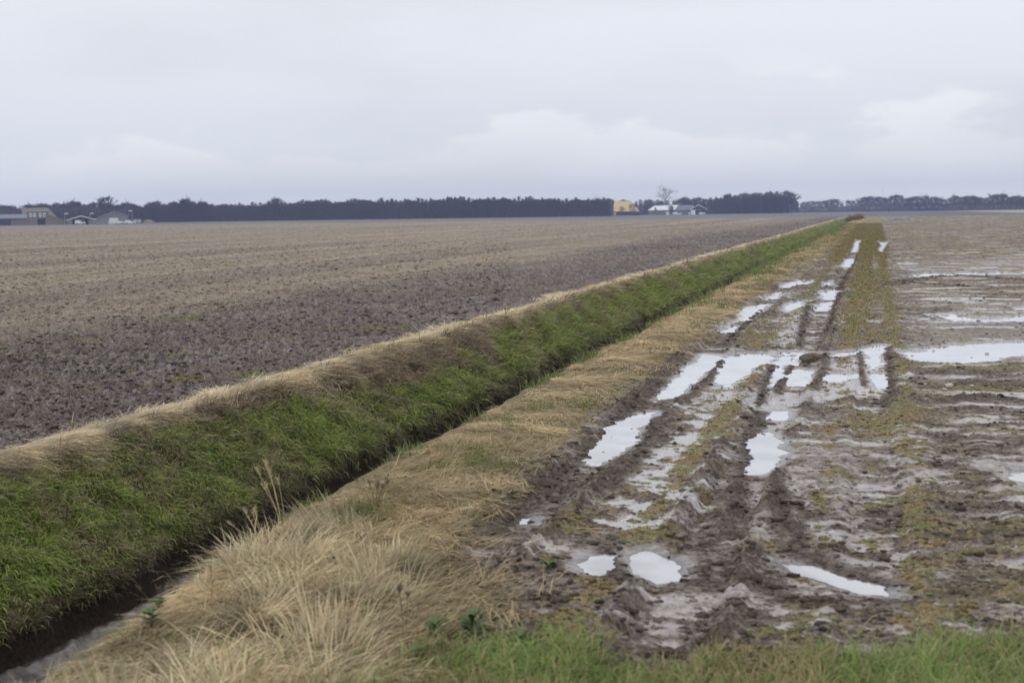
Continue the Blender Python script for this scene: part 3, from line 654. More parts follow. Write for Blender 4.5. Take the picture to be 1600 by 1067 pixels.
def stem_plant(name, px, py, h, ns, m, lab, cat, grp, spread=.25, heads=True, lean=0.0):
    x, y = G(px, py); z = hz(x, y); root = link(name, None, (x, y, z), category=cat, label=lab)
    if grp: root['group'] = grp
    for i in range(ns):
        a = rnd.uniform(0, 6.28); s = rnd.uniform(.3, 1)*spread; hh = h*rnd.uniform(.65, 1.05); b = rnd.uniform(0, .04)
        ex, ey = s*math.cos(a)+lean, s*math.sin(a)
        pts = [(b*math.cos(a)+ex*t**1.6, b*math.sin(a)+ey*t**1.6, hh*t*(1-.08*t)) for t in (0, .3, .6, .85, 1)]
        so = link('stem', MB().tube(pts, .0035, .0015, 4).mesh('stem', m), parent=root)
        if heads:
            e = pts[-1]; hb = MB()
            for q in range(10):
                t = q/10*.26; k = 1-t; c = [pts[3][j]+(e[j]-pts[3][j])*(1-t/.26)*1.0 for j in range(3)]
                aa = rnd.uniform(0, 6.28); l = .03+.02*rnd.random()
                hb.tube([c, (c[0]+l*math.cos(aa)*.6, c[1]+l*math.sin(aa)*.6, c[2]+l*.8)], .004, .001, 3)
            link('seed_head', hb.mesh('seed_head', m), parent=so)
    return root
stem_plant("seeding_grass", 440, 822, .60, 7, M_BSTEM, "tall thin seeding grass standing above the long dry grass, against the green bank", "grass plant", None, .12, lean=-.10)
stem_plant("seeding_grass", 405, 815, .36, 5, M_BSTEM, "bleached leaning grass stalks beside the tallest seeding grass", "grass plant", None, .14, lean=-.14)
stem_plant("dead_weed", 632, 985, .38, 3, M_DSTEM, "dark dead dock stalk standing right of the long dry grass in the foreground", "weed", None, .03)
stem_plant("dead_weed", 588, 800, .30, 9, M_DSTEM, "reddish brown dead weed clump on the ditch lip behind the long dry grass", "weed", None, .18)
stem_plant("dead_weed", 248, 905, .25, 5, M_DSTEM, "dead stalks hanging over the ditch mud at the left", "weed", None, .15)
stem_plant("dead_weed", 1128, 462, .5, 8, M_DSTEM, "upright dead weed on the straw strip beside the third left rut puddle", "weed", None, .25)
stem_plant("dead_weed", 1113, 466, .45, 5, M_DSTEM, "smaller dead weed just left of the upright one on the straw strip", "weed", None, .2)
M_LEAF = plain("weed_leaf", (.075, .13, .035), .55, .35, .2, 40)
def leafy(px, py, s, n, lab, hgt=.12):
    x, y = G(px, py); root = link("leafy_weed", None, (x, y, hz(x, y)), category="weed", label=lab); mb = MB()
    for i in range(n):
        a = i*2.4+rnd.uniform(-.3, .3); L = s*rnd.uniform(.6, 1.1); up = rnd.uniform(.3, 1.3); z0 = hgt*rnd.random(); wd = L*.22; ca, sa = math.cos(a), math.sin(a); V = []
        for t, k in ((0, .15), (.3, .8), (.6, 1), (.85, .6), (1, .05)):
            d = L*t*math.cos(up*.6); z = z0+L*t*math.sin(up)*(1-.45*t); V += [(d*ca-sa*wd*k, d*sa+ca*wd*k, z+.01*k), (d*ca, d*sa, z), (d*ca+sa*wd*k, d*sa-ca*wd*k, z+.01*k)]
        mb.add(V, [(j*3+q, j*3+q+1, j*3+q+4, j*3+q+3) for j in range(4) for q in (0, 1)])
    link("leaves", mb.mesh("leaves", M_LEAF, True), parent=root); link("stem", MB().tube([(0, 0, -.02), (.01, 0, hgt*.6), (.015, .01, hgt*1.2)], .005, .003, 5).mesh("stem", M_DSTEM), parent=root)
for a in ((738,1000,.13,26,"bushiest green weed, standing in the verge right of the dead dock stalk",.16),(682,1005,.10,18,"leafy green weed left of the bushiest one at the verge",.12),(655,1035,.09,14,"small leafy weed near the bottom edge under the dead dock stalk",.08),
          (815,1010,.09,14,"low green weed right of the bushiest one at the verge edge",.06),(236,985,.10,16,"green weed on the ditch lip at the lower left",.10),(247,955,.08,12,"smaller green weed just beyond the lower left lip weed",.08),(520,905,.07,12,"green weed growing up through the middle of the long dry grass",.14),
          (1190,662,.07,10,"green sprout on the berm beside the right rut",.03),(1153,632,.06,10,"tiny green rosette on bare mud between the ruts",.03),(858,885,.09,14,"green rosette at the mud edge left of the foreground puddles",.03)): leafy(*a)
def rock(name, px, py, s, m, lab, cat, flat=.6, seed=0, bury=.3, sy=1.0, detail=3):
    import bmesh
    x, y = G(px, py, LV); bm = bmesh.new(); bmesh.ops.create_icosphere(bm, subdivisions=detail, radius=1)
    co = np.array([v.co[:] for v in bm.verts]); d = 1+.55*(fbm(co[:, 0]*1.7+seed+co[:, 2], co[:, 1]*1.7+seed, 4, seed)-.5)*1.6
    for v, k in zip(bm.verts, d): v.co = Vector((v.co.x*s*k, v.co.y*s*sy*k, v.co.z*s*flat*k))
    me = bpy.data.meshes.new(name); bm.to_mesh(me); bm.free(); me.materials.append(m); me.polygons.foreach_set('use_smooth', [True]*len(me.polygons))
    z = max(hz(x, y), LV)
    return link(name, me, (x, y, z+s*flat*(1-bury)*.5), rnd.uniform(0, 3), category=cat, label=lab)
c = rock("mud_clump", 1270, 565, .22, M_CLOD, "brown clump of turf and mud sitting in the right rut puddle", "mud clump", .45, 3, .35, .7)
c.rotation_euler.z = .5
x, y = c.location.x, c.location.y
nn = 1500; pp = rng.normal(0, .12, (nn, 2)); 
blades("straw", np.c_[pp, np.full(nn, .04)+.05*rng.random(nn)-(pp**2).sum(1)*1.6], rng.normal(0, 1, (nn, 2)), rng.uniform(.04, .12, nn), rng.uniform(.8, 1.5, nn), rng.uniform(0, .5, nn), np.full(nn, .008), vary((.34, .27, .14), nn, .3, .1), M_STRAW, 2, {}, parent=c)
for i, (px, py, s, lab) in enumerate([(1483,611,.06,"largest pale stone on the churned mud of the wet field"), (1476,615,.035,"small pale stone touching the largest one"), (1519,611,.035,"little yellowish stone right of the largest pale stone"),
    (1545,662,.03,"white stone on the dark ridge at the right"), (1436,701,.03,"white pebble on the mud below the moss patch"), (1446,606,.028,"small white stone left of the largest pale stone"), (1496,582,.03,"white fleck of stone on the ridge just below the widest pool"), (1316,632,.03,"white pebble near the shallow film of water")]):
    rock("stone", px, py, s, M_STONE, lab, "stone", .6, 20+i, .3, .8, 2)
# clods standing in the water of the right rut puddle and churned edges: uncountable crumbs of mud
import bmesh
def clods():
    ico = bmesh.new(); bmesh.ops.create_icosphere(ico, subdivisions=1, radius=1); cv = np.array([v.co[:] for v in ico.verts]); cf = np.array([[v.index for v in f.verts] for f in ico.faces]); ico.free()
    pts = []
    for poly, wd, ht in RW:
        for i in range(len(poly)-1):
            L = np.linalg.norm(poly[i+1]-poly[i]); m = int(min(L, 9)*34)
            t = rng.random(m)[:, None]; q = poly[i]*(1-t)+poly[i+1]*t+rng.normal(0, wd*.8, (m, 2)); pts.append(q)
    r = ysample(5200, 7.5, 60, 1.4); a = AZ0+R(21)*rng.uniform(-1, 1, len(r)); q = np.stack([r*np.sin(a), r*np.cos(a)], 1)
    dn = fbm(q[:, 0]*.8, q[:, 1]*1.6, 3, 400); pts.append(q[(q[:, 0] > -3.4) & (dn > .5)])
    r = ysample(70000, 10, 140, 1.5); a = AZ0+R(21)*rng.uniform(-1, 0, len(r)); q = np.stack([r*np.sin(a), r*np.cos(a)], 1); pts.append(q[(q[:, 0] < -9.4)])
    r = ysample(38000, 7, 55, 1.5); a = AZ0+R(21)*rng.uniform(-1, 1, len(r)); q = np.stack([r*np.sin(a), r*np.cos(a)], 1); q = q[(q[:, 0] > -3.9)]; pts.append(q)
    P = np.concatenate(pts); P = P[cone(P, 1)]; g = ground(P[:, 0], P[:, 1]); k = (g[7] < .5) & (((g[1] > .0) & (rng.random(len(P)) > np.where(P[:, 0] > -4, g[3]*1.15-.1, 0))) | (rng.random(len(P)) < .015)); P = P[k]; z = np.maximum(g[0][k], np.where(g[1][k] < 0, LV-.01, -9)); n = len(P)
    s = (.006+.030*rng.random(n)**3)*np.where(P[:, 0] < -9, 1.25, 1)*WS(P, 25)**.5
    V = cv[None]*(s[:, None]*rng.uniform(.7, 1.3, (n, 3))*np.array([1.4, 1.1, .6]))[:, None, :]*rng.uniform(.6, 1.3, (n, len(cv), 1))+np.c_[P, z+s*.02][:, None, :]
    F = cf[None]+(np.arange(n)*len(cv))[:, None, None]
    col = np.repeat(np.where((P[:, 0] < -9)[:, None], g[2][k]*rng.uniform(.55, 1.45, (n, 1)), g[2][k]*rng.uniform(.45, 1.25, (n, 1))), len(cv), 0)
    link("mud_crumbs", mesh_np("mud_crumbs", V.reshape(-1, 3), None, F.reshape(-1, 3), M_SOIL, col, {'wet': np.full(len(V)*len(cv), .2)}), kind="stuff", label="dark crumbs of mud and small clods over the ruts and fields")
clods()
# ------------------------------------------------------------------ trees
M_BARK = plain("bark", (.112, .098, .090), .9, .1, .2, .6)
M_BARKL = plain("pale_bark", (.26, .235, .21), .9, .1, .2, .6)
M_BROWN = plain("brown_twigs", (.21, .135, .075), .9, .1, .2, .6)
def tree_meshes(seed, H, spread, upright, twig, lowest=.25, nb=26, tw=.055, mats=None):
    r = random.Random(seed); tr = MB(); cw = MB(); V = []; F = []
    lean = r.uniform(-.03, .03)*H
    trunk = [(lean*t*t, 0, H*t*.92) for t in (0, .15, .3, .5, .7, .85, 1)]
    tr.tube([(x, y, z-.1) for x, y, z in trunk], H*.017, H*.003, 6)
    def seg(a, b, wd):
        d = Vector(b)-Vector(a); s = Vector((r.uniform(-1, 1), r.uniform(-1, 1), r.uniform(-.3, .3))).cross(d)
        if s.length < 1e-6: return
        s.normalize(); s *= wd/2; k = len(V); V.extend([tuple(Vector(a)-s), tuple(Vector(a)+s), tuple(Vector(b)+s*.4), tuple(Vector(b)-s*.4)]); F.append((k, k+1, k+2, k+3))
    def grow(p, d, L, wd, lev):
        e = p+d*L; 
        if lev <= 1: cw.tube([p, p+d*L*.5+Vector((0, 0, L*.03)), e], wd, wd*.55, 4)
        else: seg(p, e, wd*2)
        if lev >= 4: return
        k = {0: 5, 1: 5, 2: twig, 3: 3}[lev]
        for i in range(k):
            t = r.uniform(.3, 1); q = p+d*L*t
            dv = Vector((r.gauss(0, 1), r.gauss(0, 1), r.gauss(upright, .7))).normalized()
            nd = (d*.9+dv*.75).normalized(); grow(q, nd, L*r.uniform(.42, .68), max(wd*.5, tw*.5), lev+1)
    for i in range(nb):
        t = lowest+(1-lowest)*((i+r.random())/nb); a = i*2.4+r.uniform(-.5, .5)
        prof = math.sin(math.pi*min(1, .18+.80*(t-lowest)/(1-lowest)))**.7
        L = H*spread*prof*r.uniform(.55, 1)*.62; up = upright*.8+.3+t*.5
        d = Vector((math.cos(a), math.sin(a), up)).normalized()
        grow(Vector((lean*t*t, 0, H*t*.92)), d, L, H*.006*(1.2-t*.6), 1 if i % 2 else 1)
    me_c = bpy.data.meshes.new("crown"); b = len(cw.V); me_c.from_pydata(cw.V+V, [], cw.F+[tuple(x+b for x in f) for f in F]); me_c.materials.append(mats[1]); me_c.update()
    return tr.mesh("trunk", mats[0], True), me_c
protos = {}
def proto(key, *a, **k): protos[key] = tree_meshes(*a, **k)
MB_ = (M_BARK, M_BARK)
for i in range(4): proto('w%d' % i, 40+i, 1.0*13, .33, .9, 5, .14, 32, .11, mats=MB_)      # slim wood trees
for i in range(3): proto('r%d' % i, 60+i, 1.0*13, .62, .35, 5, .20, 34, .15, mats=MB_)     # round crowns
proto('o0', 80, 13, .85, .5, 3, .3, 18, .07, mats=(M_BARKL, M_BARKL))                       # open airy crown
proto('b0', 81, 13, .75, .3, 5, .15, 26, .09, mats=(M_BROWN, M_BROWN))                      # brown bushy crown
proto('p0', 82, 13, .20, 1.6, 4, .12, 26, .07, mats=(M_BARK, M_BARK))                       # upright poplar
def tree(px, dist, H, key, lab, grp, wx=1.0, name="bare_tree"):
    x, y = at(px, dist); t, c_ = protos[key]; root = link(name, None, (x, y, 0), rnd.uniform(0, 6.28), category="tree", label=lab)
    if grp: root['group'] = grp
    s = H/13; root.scale = (s*wx, s*wx, s)
    link("trunk", t, parent=root); link("crown", c_, parent=root); return root
def lerp(tab, x):
    return float(np.interp(x, [a for a, _ in tab], [b for _, b in tab]))
# top edge of the wood in the photo, in pixels over its foot
wood = [(-60,24),(0,26),(60,27),(110,30),(200,27),(290,31),(350,28),(420,29),(470,32),(600,33),(620,31),(700,34),(840,32),(940,29),(1000,27)]
G1 = "bare trees of the long wood on the horizon"
px = -40.0
while px < 952:
    d = 860+rnd.uniform(-14, 14)
    if px < 205: d += 60
    H = lerp(wood, px)*d/FPX*rnd.uniform(.90, 1.07)
    key = 'r%d' % rnd.randrange(3) if px < 330 and rnd.random() < .6 else 'w%d' % rnd.randrange(4)
    tree(px, d, H, key, "dark leafless tree in the front rank of the long horizon wood", G1, rnd.uniform(.9, 1.25))
    px += rnd.uniform(4.5, 8.0)
for q, h, key, lab in ((101,37,'p0',"pointed bare tree spiring above the left farm's olive roofed house"),(106,38,'p0',"slim spire of bare tree just right of the pointed one above the left farm"),(111,36,'p0',"shorter of the slim bare spires above the low gables of the left farm"),
                   (164,38,'r1',"round topped bare tree standing above the big grey gabled shed"),(431,35,'r0',"round bare tree poking above the wood edge left of its middle"),(596,35,'w1',"tall thin bare tree breaking the top of the long wood"),(288,34,'r2',"broad domed bare tree in the wood right of the earth mound")):
    tree(q, 850, h*850/FPX, key, lab, None, .8 if key == 'p0' else 1)
# trees round the middle farm
for q, d, h, key, lab in ((972,985,13,'b0',"brown twiggy tree standing in front of the yellow barn roof"),(988,985,17,'b0',"taller brown twiggy tree before the right end of the yellow barn"),(955,990,13,'b0',"brown bushy tree at the left corner of the yellow barn"),
        (1040,1080,38,'o0',"tall pale airy tree rising above the white roofed shed"),(1068,1075,26,'r0',"dense rounded tree behind the house chimney"),(1074,1085,25,'r2',"second rounded tree right behind the house chimney"),
        (1049,960,14,'r1',"dark round tree in front of the shed and house"),(1024,965,13,'w0',"slim dark tree before the white roofed shed"),(936,990,26,'o0',"pale slender tree at the right end of the long wood"),(1110,1060,27,'w2',"bare tree just right of the dark gabled shed")):
    tree(q, d, h*d/FPX, key, lab, None)
px = 945.0
while px < 1128:
    d = 1120+rnd.uniform(-10, 10); tree(px, d, rnd.uniform(20, 25)*d/FPX, rnd.choice(['w0', 'w1', 'r0', 'r1', 'w3']), "bare tree in the belt behind the middle farm buildings", "bare trees behind the middle farm", 1.1); px += rnd.uniform(5.5, 9.5)
blk = [(1108,20),(1120,26),(1135,30),(1160,32),(1200,33),(1222,32),(1234,28),(1241,24),(1248,14)]
for row, (dd, st) in enumerate(((1095, 5.0), (1112, 7.0))):
    px = 1112.0
    while px < 1247:
        d = dd+rnd.uniform(-4, 4); tree(px, d, lerp(blk, px)*d/FPX*rnd.uniform(.86, 1.10), 'w%d' % rnd.randrange(4), "dark bare tree in the tight rounded wood right of the middle farm", "bare trees of the rounded wood", 1.15); px += rnd.uniform(st*.8, st*1.3)
for q, h, lab in ((1228,34,"airy round tree near the right end of the rounded wood"),(1238,31,"last airy tree at the right end of the rounded wood")): tree(q, 1085, h*1085/FPX, 'r0', lab, None, .9)
rowt = [(1250,15),(1262,17),(1285,16),(1302,20),(1312,14),(1335,17),(1350,22),(1368,22),(1385,22),(1400,24),(1425,20),(1447,25),(1470,19),(1495,22),(1530,21),(1560,22),(1600,22),(1640,23)]
px = 1256.0
while px < 1650:
    d = float(np.interp(px, [1256, 1650], [1500, 1080]))+rnd.uniform(-10, 10)
    tree(px, d, lerp(rowt, px)*d/FPX*rnd.uniform(.82, 1.06), 'r%d' % rnd.randrange(3), "bare round crowned tree in the open row right of the path end", "bare trees in the right hand row", rnd.uniform(1.0, 1.4)); px += rnd.uniform(6.5, 11)
# the deep of the woods behind the front rank: undivided thicket of stems and twigs
def thicket(name, x0, x1, d0, d1, hfun, n, lab):
    V = []; F4 = []
    pxs = rng.uniform(x0, x1, n); ds = rng.uniform(d0, d1, n); b = np.array([at(a, c) for a, c in zip(pxs, ds)])
    hh = np.array([hfun(a) for a in pxs])*ds/FPX
    z0 = np.where(rng.random(n) < .35, 0, rng.random(n)**1.2*.85)*hh; L = hh*rng.uniform(.08, .35, n); z1 = np.minimum(z0+L, hh*rng.uniform(.9, 1.0, n))
    th = rng.uniform(0, 6.28, n); wd = rng.uniform(.10, .42, n); off = rng.normal(0, .30, (n, 2))*(z1-z0)[:, None]
    s = np.stack([np.cos(th), np.sin(th)], 1)*wd[:, None]/2
    V = np.stack([np.c_[b-s, z0], np.c_[b+s, z0], np.c_[b+off+s*.5, z1], np.c_[b+off-s*.5, z1]], 1).reshape(-1, 3)
    F4 = np.arange(n*4).reshape(-1, 4)
    link(name, mesh_np(name, V, F4, None, M_BARK, smooth=False), kind="stuff", label=lab)
thicket("woods", -70, 955, 880, 960, lambda a: lerp(wood, a)*.86*(1+.10*(math.sin(a*.13)*math.sin(a*.041))), 210000, "dark thicket of bare stems filling the long wood behind its front trees")
thicket("woods", 1112, 1233, 1100, 1150, lambda a: lerp(blk, a)*.80*(1+.08*math.sin(a*.5)*math.sin(a*.21)), 12000, "dark interior of the rounded wood right of the middle farm")
thicket("undergrowth", 950, 1115, 1125, 1150, lambda a: 17, 9000, "dark bare scrub behind the middle farm buildings")
thicket("hedge", 1232, 1650, 1300, 1340, lambda a: lerp(rowt, a)*.58, 30000, "low dark scrub under the right hand tree row")
# dark brushwood at the far end of the ditch
def bush(px, dist, wd, h, n, m, lab):
    x, y = at(px, dist); P = rng.normal(0, wd/2.5, (n, 3)); P[:, 2] = np.abs(rng.normal(0, h/2.2, n)); s = rng.normal(0, .06, (n, 3)); e = rng.normal(0, .22, (n, 3))+np.array([0, 0, .25])
    V = np.stack([P-s, P+s, P+e], 1).reshape(-1, 3); root = link("bush", mesh_np("bush", V, None, np.arange(n*3).reshape(-1, 3), m, smooth=False), (x, y, -.1), category="bush", label=lab); return root
bush(1334, 330, 1.7, .8, 1500, M_BROWN, "reddish brown bush at the far end of the ditch")
bush(1342, 380, 1.4, .9, 1200, M_BROWN, "smaller brown bush just beyond the ditch end")
# ------------------------------------------------------------------ buildings
m_w = plain("white_paint", (.78, .78, .80), .5, .4, .03); m_dk = plain("dark_boards", (.055, .055, .062), .8, .2); m_gr = plain("grey_cladding", (.22, .225, .24), .7, .3, .06)
m_rf = plain("blue_grey_tiles", (.17, .19, .23), .6, .4, .05); m_ol = plain("weathered_tiles", (.21, .195, .16), .8, .3, .10, .8); m_br = plain("grey_brick", (.22, .185, .155), .85, .2, .1)
m_ye = plain("ochre_roof", (.62, .475, .235), .7, .3, .05); m_yd = plain("ochre_wall", (.34, .28, .20), .8, .2); m_gl = plain("window_glass", (.05, .055, .07), .1, .6, .02)
m_wr = plain("white_sheet_roof", (.72, .74, .78), .45, .5, .05); m_st = plain("galvanised_steel", (.42, .43, .45), .4, .5, .05, metal=.4); m_ty = plain("tyre_rubber", (.03, .03, .03), .8)
m_ea = plain("bare_earth", (.20, .175, .15), .95, .2, .15, .8, .05)
def place(name, px, dist, cat, lab, rz=0.0):
    x, y = at(px, dist); return link(name, None, (x, y, 0), -math.atan2(x, y)+rz, category=cat, label=lab)
def part(root, name, mb, m, smooth=False, **k): return link(name, mb.mesh(name, m, smooth), parent=root, **k)
def gable_roof_front(hw, eave, peak, y0, y1, th=.18, ov=.4, px=0.0):    # gable facing the camera
    sl = (peak-eave)/hw; e = eave-sl*ov
    return MB().prism([(-hw-ov, e), (-hw-ov, e+th), (px, peak+th), (hw+ov, e+th), (hw+ov, e), (px, peak)], y0-ov, y1+ov)
def wins(root, rects, y, fm, gm):
    for x0, x1, z0, z1 in rects:
        f = part(root, "window", MB().box(x0, x1, y-.08, y+.05, z0, z1), fm); q = MB().box(x0+.08, (x0+x1)/2-.03, y-.10, y-.06, z0+.08, z1-.08).box((x0+x1)/2+.03, x1-.08, y-.10, y-.06, z0+.08, z1-.08)
        link("pane", q.mesh("pane", gm), parent=f)
DL = 720.0; u = DL/FPX                              # left farm, one photo pixel = u metres
# low long barn
b = place("barn", 15, DL, "barn", "low long barn with a dark open bay at the far left of the left farm")
part(b, "wall", MB().box(-16, .6, 0, 12, -.1, 3.3).box(.6, 12.6, 0, 12, -.1, 3.3), m_br); part(b, "opening", MB().box(-14, .6, -.12, .02, 0, 2.7), m_dk)  # dark inside of the open bay is a flat dark slab on the wall
part(b, "roof", MB().xprism([(-.6, 3.2), (-.6, 3.4), (6, 5.3), (12.6, 3.4), (12.6, 3.2), (6, 5.1)], -17, 8), m_rf)
# olive roofed house with dormer
b = place("farmhouse", 60, DL+14, "house", "house with a steep olive grey roof and a wide white windowed dormer")
part(b, "wall", MB().box(-7.2, 8.6, 0, 9, -.1, 3.2), m_br)
V = [(-7.6,-.5,3.1),(9.2,-.5,3.1),(9.2,9.5,3.1),(-7.6,9.5,3.1),(-7.3,4.5,8.3),(4.6,4.5,8.3)]
part(b, "roof", MB().add(V, [(0,1,5,4),(1,2,5),(2,3,4,5),(3,0,4),(3,2,1,0)]), m_ol)
d = part(b, "dormer", MB().box(-4.9, 4.2, -.3, 4, 3.35, 6.2), m_br)
part(b, "dormer_roof", MB().box(-5.2, 4.5, -.6, 4.3, 6.2, 6.4), m_ol)
for q in (-4.2, -2.4, .2, 2.2):
    f = link("window", MB().box(q, q+1.35, -.36, -.28, 3.9, 5.7).mesh("window", m_w), parent=b); link("pane", MB().box(q+.15, q+1.2, -.40, -.355, 4.6, 5.0).mesh("pane", m_gl), parent=f)
part(b, "garage_door", MB().box(-1.4, 4.2, -.10, .02, 0, 2.9), m_dk)
b = place("outbuilding", 88, DL+2, "outbuilding", "low outbuilding with a long roof sloping down to the right of the olive roofed house")
part(b, "wall", MB().prism([(-5, -.1), (5.2, -.1), (5.2, 1.5), (-2, 4.2), (-5, 4.2)], 0, 7), m_br); part(b, "roof", MB().prism([(-5.3, 4.3), (-2, 4.3), (5.8, 1.4), (5.8, 1.65), (-1.9, 4.55), (-5.3, 4.55)], -.4, 7.4), m_ol)
# white edged shelter
b = place("open_shed", 127, DL-6, "shed", "low open shed with a white edged gable roof in the left farm")
part(b, "wall", MB().box(-6.4, -4.2, 0, 9, -.1, 2.0).box(3.2, 6.4, 0, 9, -.1, 2.0).box(-4.2, 3.2, 7, 9, -.1, 2.2), m_gr); part(b, "gable", MB().prism([(-6.3, 2.0), (6.3, 2.0), (0, 3.7)], .3, .6), m_dk)
part(b, "roof", gable_roof_front(6.6, 2.0, 3.8, .2, 9, .15, .3), m_rf)
part(b, "fascia", MB().prism([(-6.9, 1.9), (-6.9, 2.25), (0, 4.2), (6.9, 2.25), (6.9, 1.9), (0, 3.8)], -.32, -.12), m_w)
def van(px, dist, s, lab, rz=0, name="parked_van", L=4.8, H=2.0, cat="van"):
    r_ = place(name, px, dist, cat, lab, rz); h = L/2
    part(r_, "body", MB().prism([(-h, .35), (h, .35), (h, 1.0), (h*.75, 1.15), (h*.5, H), (-h*.96, H), (-h, 1.2)], -.9*s, .9*s), m_w)
    part(r_, "window", MB().prism([(h*.72, 1.18), (h*.49, H-.12), (h*.1, H-.12), (h*.1, 1.18)], -.92*s, .92*s), m_gl)
    for q in (-.62, .62):
        for e in (-.85, .85):
            w_ = [(q*h+.33*math.cos(a*math.pi/6), .33+.33*math.sin(a*math.pi/6)) for a in range(12)]; part(r_, "wheel", MB().prism(w_, e*s-.1, e*s+.1), m_ty)
van(125, DL-14, 1, "white van parked before the open white edged shed"); van(186, DL-16, 1, "white car parked at the right corner of the big grey shed", name="parked_car", L=4.2, H=1.5, cat="car"); van(203, DL-16, 1, "white van parked between the big grey shed and the earth mound", L=5.0, H=1.7)
# big grey shed
b = place("shed", 174, DL+4, "shed", "big grey shed with a wide low gable beside the white edged one")
part(b, "wall", MB().prism([(-9, -.1), (8, -.1), (8, 3.9), (1.3, 5.9), (-9, 2.1)], 0, 20), m_gr)
part(b, "roof", MB().prism([(-9.5, 2.0), (-9.5, 2.2), (1.3, 6.2), (8.5, 4.0), (8.5, 3.8), (1.3, 6.0)], -.4, 20.4), m_st); part(b, "door", MB().box(-1, 3.2, -.15, .02, 0, 3.0), m_w); part(b, "door_track", MB().box(-1.3, 3.6, -.2, .02, 3.0, 3.25), m_dk)
def container(px, dist, wx, h, m, lab, cat="container", name="storage_container"):
    r_ = place(name, px, dist, cat, lab); mb = MB().box(-wx/2, wx/2, 0, 2.2, .1, h)
    part(r_, "body", mb, m); rb = MB(); k = int(wx/.4)
    for i in range(k+1): q = -wx/2+i*wx/k; rb.box(q-.04, q+.04, -.05, 0, .15, h-.05)
    part(r_, "frame", rb, m_st)
container(165, DL-12, 3.2, 1.5, m_gr, "pale grey container left of the shed door"); container(177, DL-13, 4.6, 1.4, m_w, "whitish container in front of the shed door"); container(151, DL-9, 3.6, 1.3, m_gr, "low grey container at the left corner of the big shed")
def tank(px, lab):
    r_ = place("tank", px, DL-8, "tank", lab); pr_ = [(1.0*math.cos(a*math.pi/8), 1.25+1.0*math.sin(a*math.pi/8)) for a in range(16)]
    part(r_, "body", MB().prism(pr_, 0, 3), m_st); part(r_, "stand", MB().box(-.8, -.5, .2, 2.8, 0, .6).box(.5, .8, .2, 2.8, 0, .6), m_dk)
tank(211.5, "left one of two round grey tanks beside the mound"); tank(217.5, "right one of two round grey tanks, next to the mound")
x, y = at(232, DL-5); gx, gy = np.meshgrid(np.linspace(-1, 1, 25), np.linspace(-1, 1, 25)); hh = np.clip(1-gx**2-gy**2, 0, 1)**.7*1.7*(.8+.4*fbm(gx.ravel()*3, gy.ravel()*3, 3, 500).reshape(gx.shape))-.05
ii = np.arange(24*25).reshape(24, 25)[:, :24].ravel()
link("earth_mound", mesh_np("earth_mound", np.c_[gx.ravel()*3.6, gy.ravel()*3, hh.ravel()], np.stack([ii, ii+1, ii+26, ii+25], 1), None, m_ea), (x, y, 0), -math.atan2(x, y), category="mound", label="rounded heap of bare earth at the right end of the left farm")
def lamp(px, topy, lab, arm=1):
    d = DL-3; hh = (352-topy)*u+.4; r_ = place("lamp_post", px, d, "lamp post", lab); part(r_, "pole", MB().tube([(0, 0, -.1), (0, 0, hh)], .12, .07, 8), m_st)
    part(r_, "lamp_head", MB().box(0 if arm > 0 else -1.7, 1.7 if arm > 0 else 0, -.3, .3, hh-.05, hh+.35), m_w)
lamp(101, 337.5, "pole lamp with a flat white head left of the white edged shed"); lamp(141, 337.5, "pole lamp behind the right slope of the white edged shed"); lamp(207, 334.5, "tallest pole lamp, right of the big grey shed", -1)
# middle farm
DM = 1000.0; v_ = DM/FPX
b = place("barn", 978, DM+6, "barn", "big barn with a steep ochre yellow roof behind brown trees")
part(b, "wall", MB().box(-9.2, 9.4, 0, 12, -.1, 3.0), m_dk)
part(b, "gable", MB().add([(-9.2,-.2,3),(-9.2,12.2,3),(-8.3,6,9.9),(-9.0,-.2,3),(-9.0,12.2,3),(-8.1,6,9.9)], [(0,2,1),(3,4,5),(0,3,5,2),(1,2,5,4),(0,1,4,3)]), m_yd)
part(b, "roof", MB().add([(-8.9,-.6,2.8),(9.6,-.6,2.8),(9.6,12.6,2.8),(-8.9,12.6,2.8),(-8.3,6,10.1),(3.6,6,10.1)], [(0,1,5,4),(1,2,5),(2,3,4,5),(3,0,4),(3,2,1,0)]), m_ye)
b = place("feed_bin", 960.5, DM-8, "feed bin", "small yellow feed bin standing below the yellow barn")
pr_ = [(1.1*math.cos(a*math.pi/8), 1.1*math.sin(a*math.pi/8)) for a in range(16)]; cyl = MB().add([(x, y, .35) for x, y in pr_]+[(x, y, 1.9) for x, y in pr_]+[(0, 0, 2.3)], [(i, (i+1) % 16, (i+1) % 16+16, i+16) for i in range(16)]+[(i+16, (i+1) % 16+16, 32) for i in range(16)]+[tuple(range(15, -1, -1))])
part(b, "body", cyl, m_ye, True); part(b, "leg", MB().box(-.9, -.7, -.1, .1, 0, .4), m_dk); part(b, "leg", MB().box(.7, .9, -.1, .1, 0, .4), m_dk)
b = place("shed", 1036, DM+8, "shed", "grey shed with a bright white sheet roof in the middle farm")
part(b, "wall", MB().box(-10.2, 10.6, 0, 12, -.1, 3.6), m_br); V = [(-10.8,-.5,3.4),(11,-.5,3.4),(11,12.5,3.4),(-10.8,12.5,3.4),(-6.2,6,6.6),(11,6,7.0)]
part(b, "roof", MB().add(V, [(0,1,5,4),(1,2,5),(2,3,4,5),(3,0,4),(3,2,1,0)]), m_wr); wins(b, [(-8, -6, 1.2, 2.6), (-3, -1, 1.2, 2.6), (2, 4, 1.2, 2.6)], 0, m_w, m_gl)
b = place("farmhouse", 1070, DM+2, "house", "farmhouse with a blue grey tiled roof and one chimney")
part(b, "wall", MB().box(-6.0, 5.4, 0, 8, -.1, 3.3), m_br)
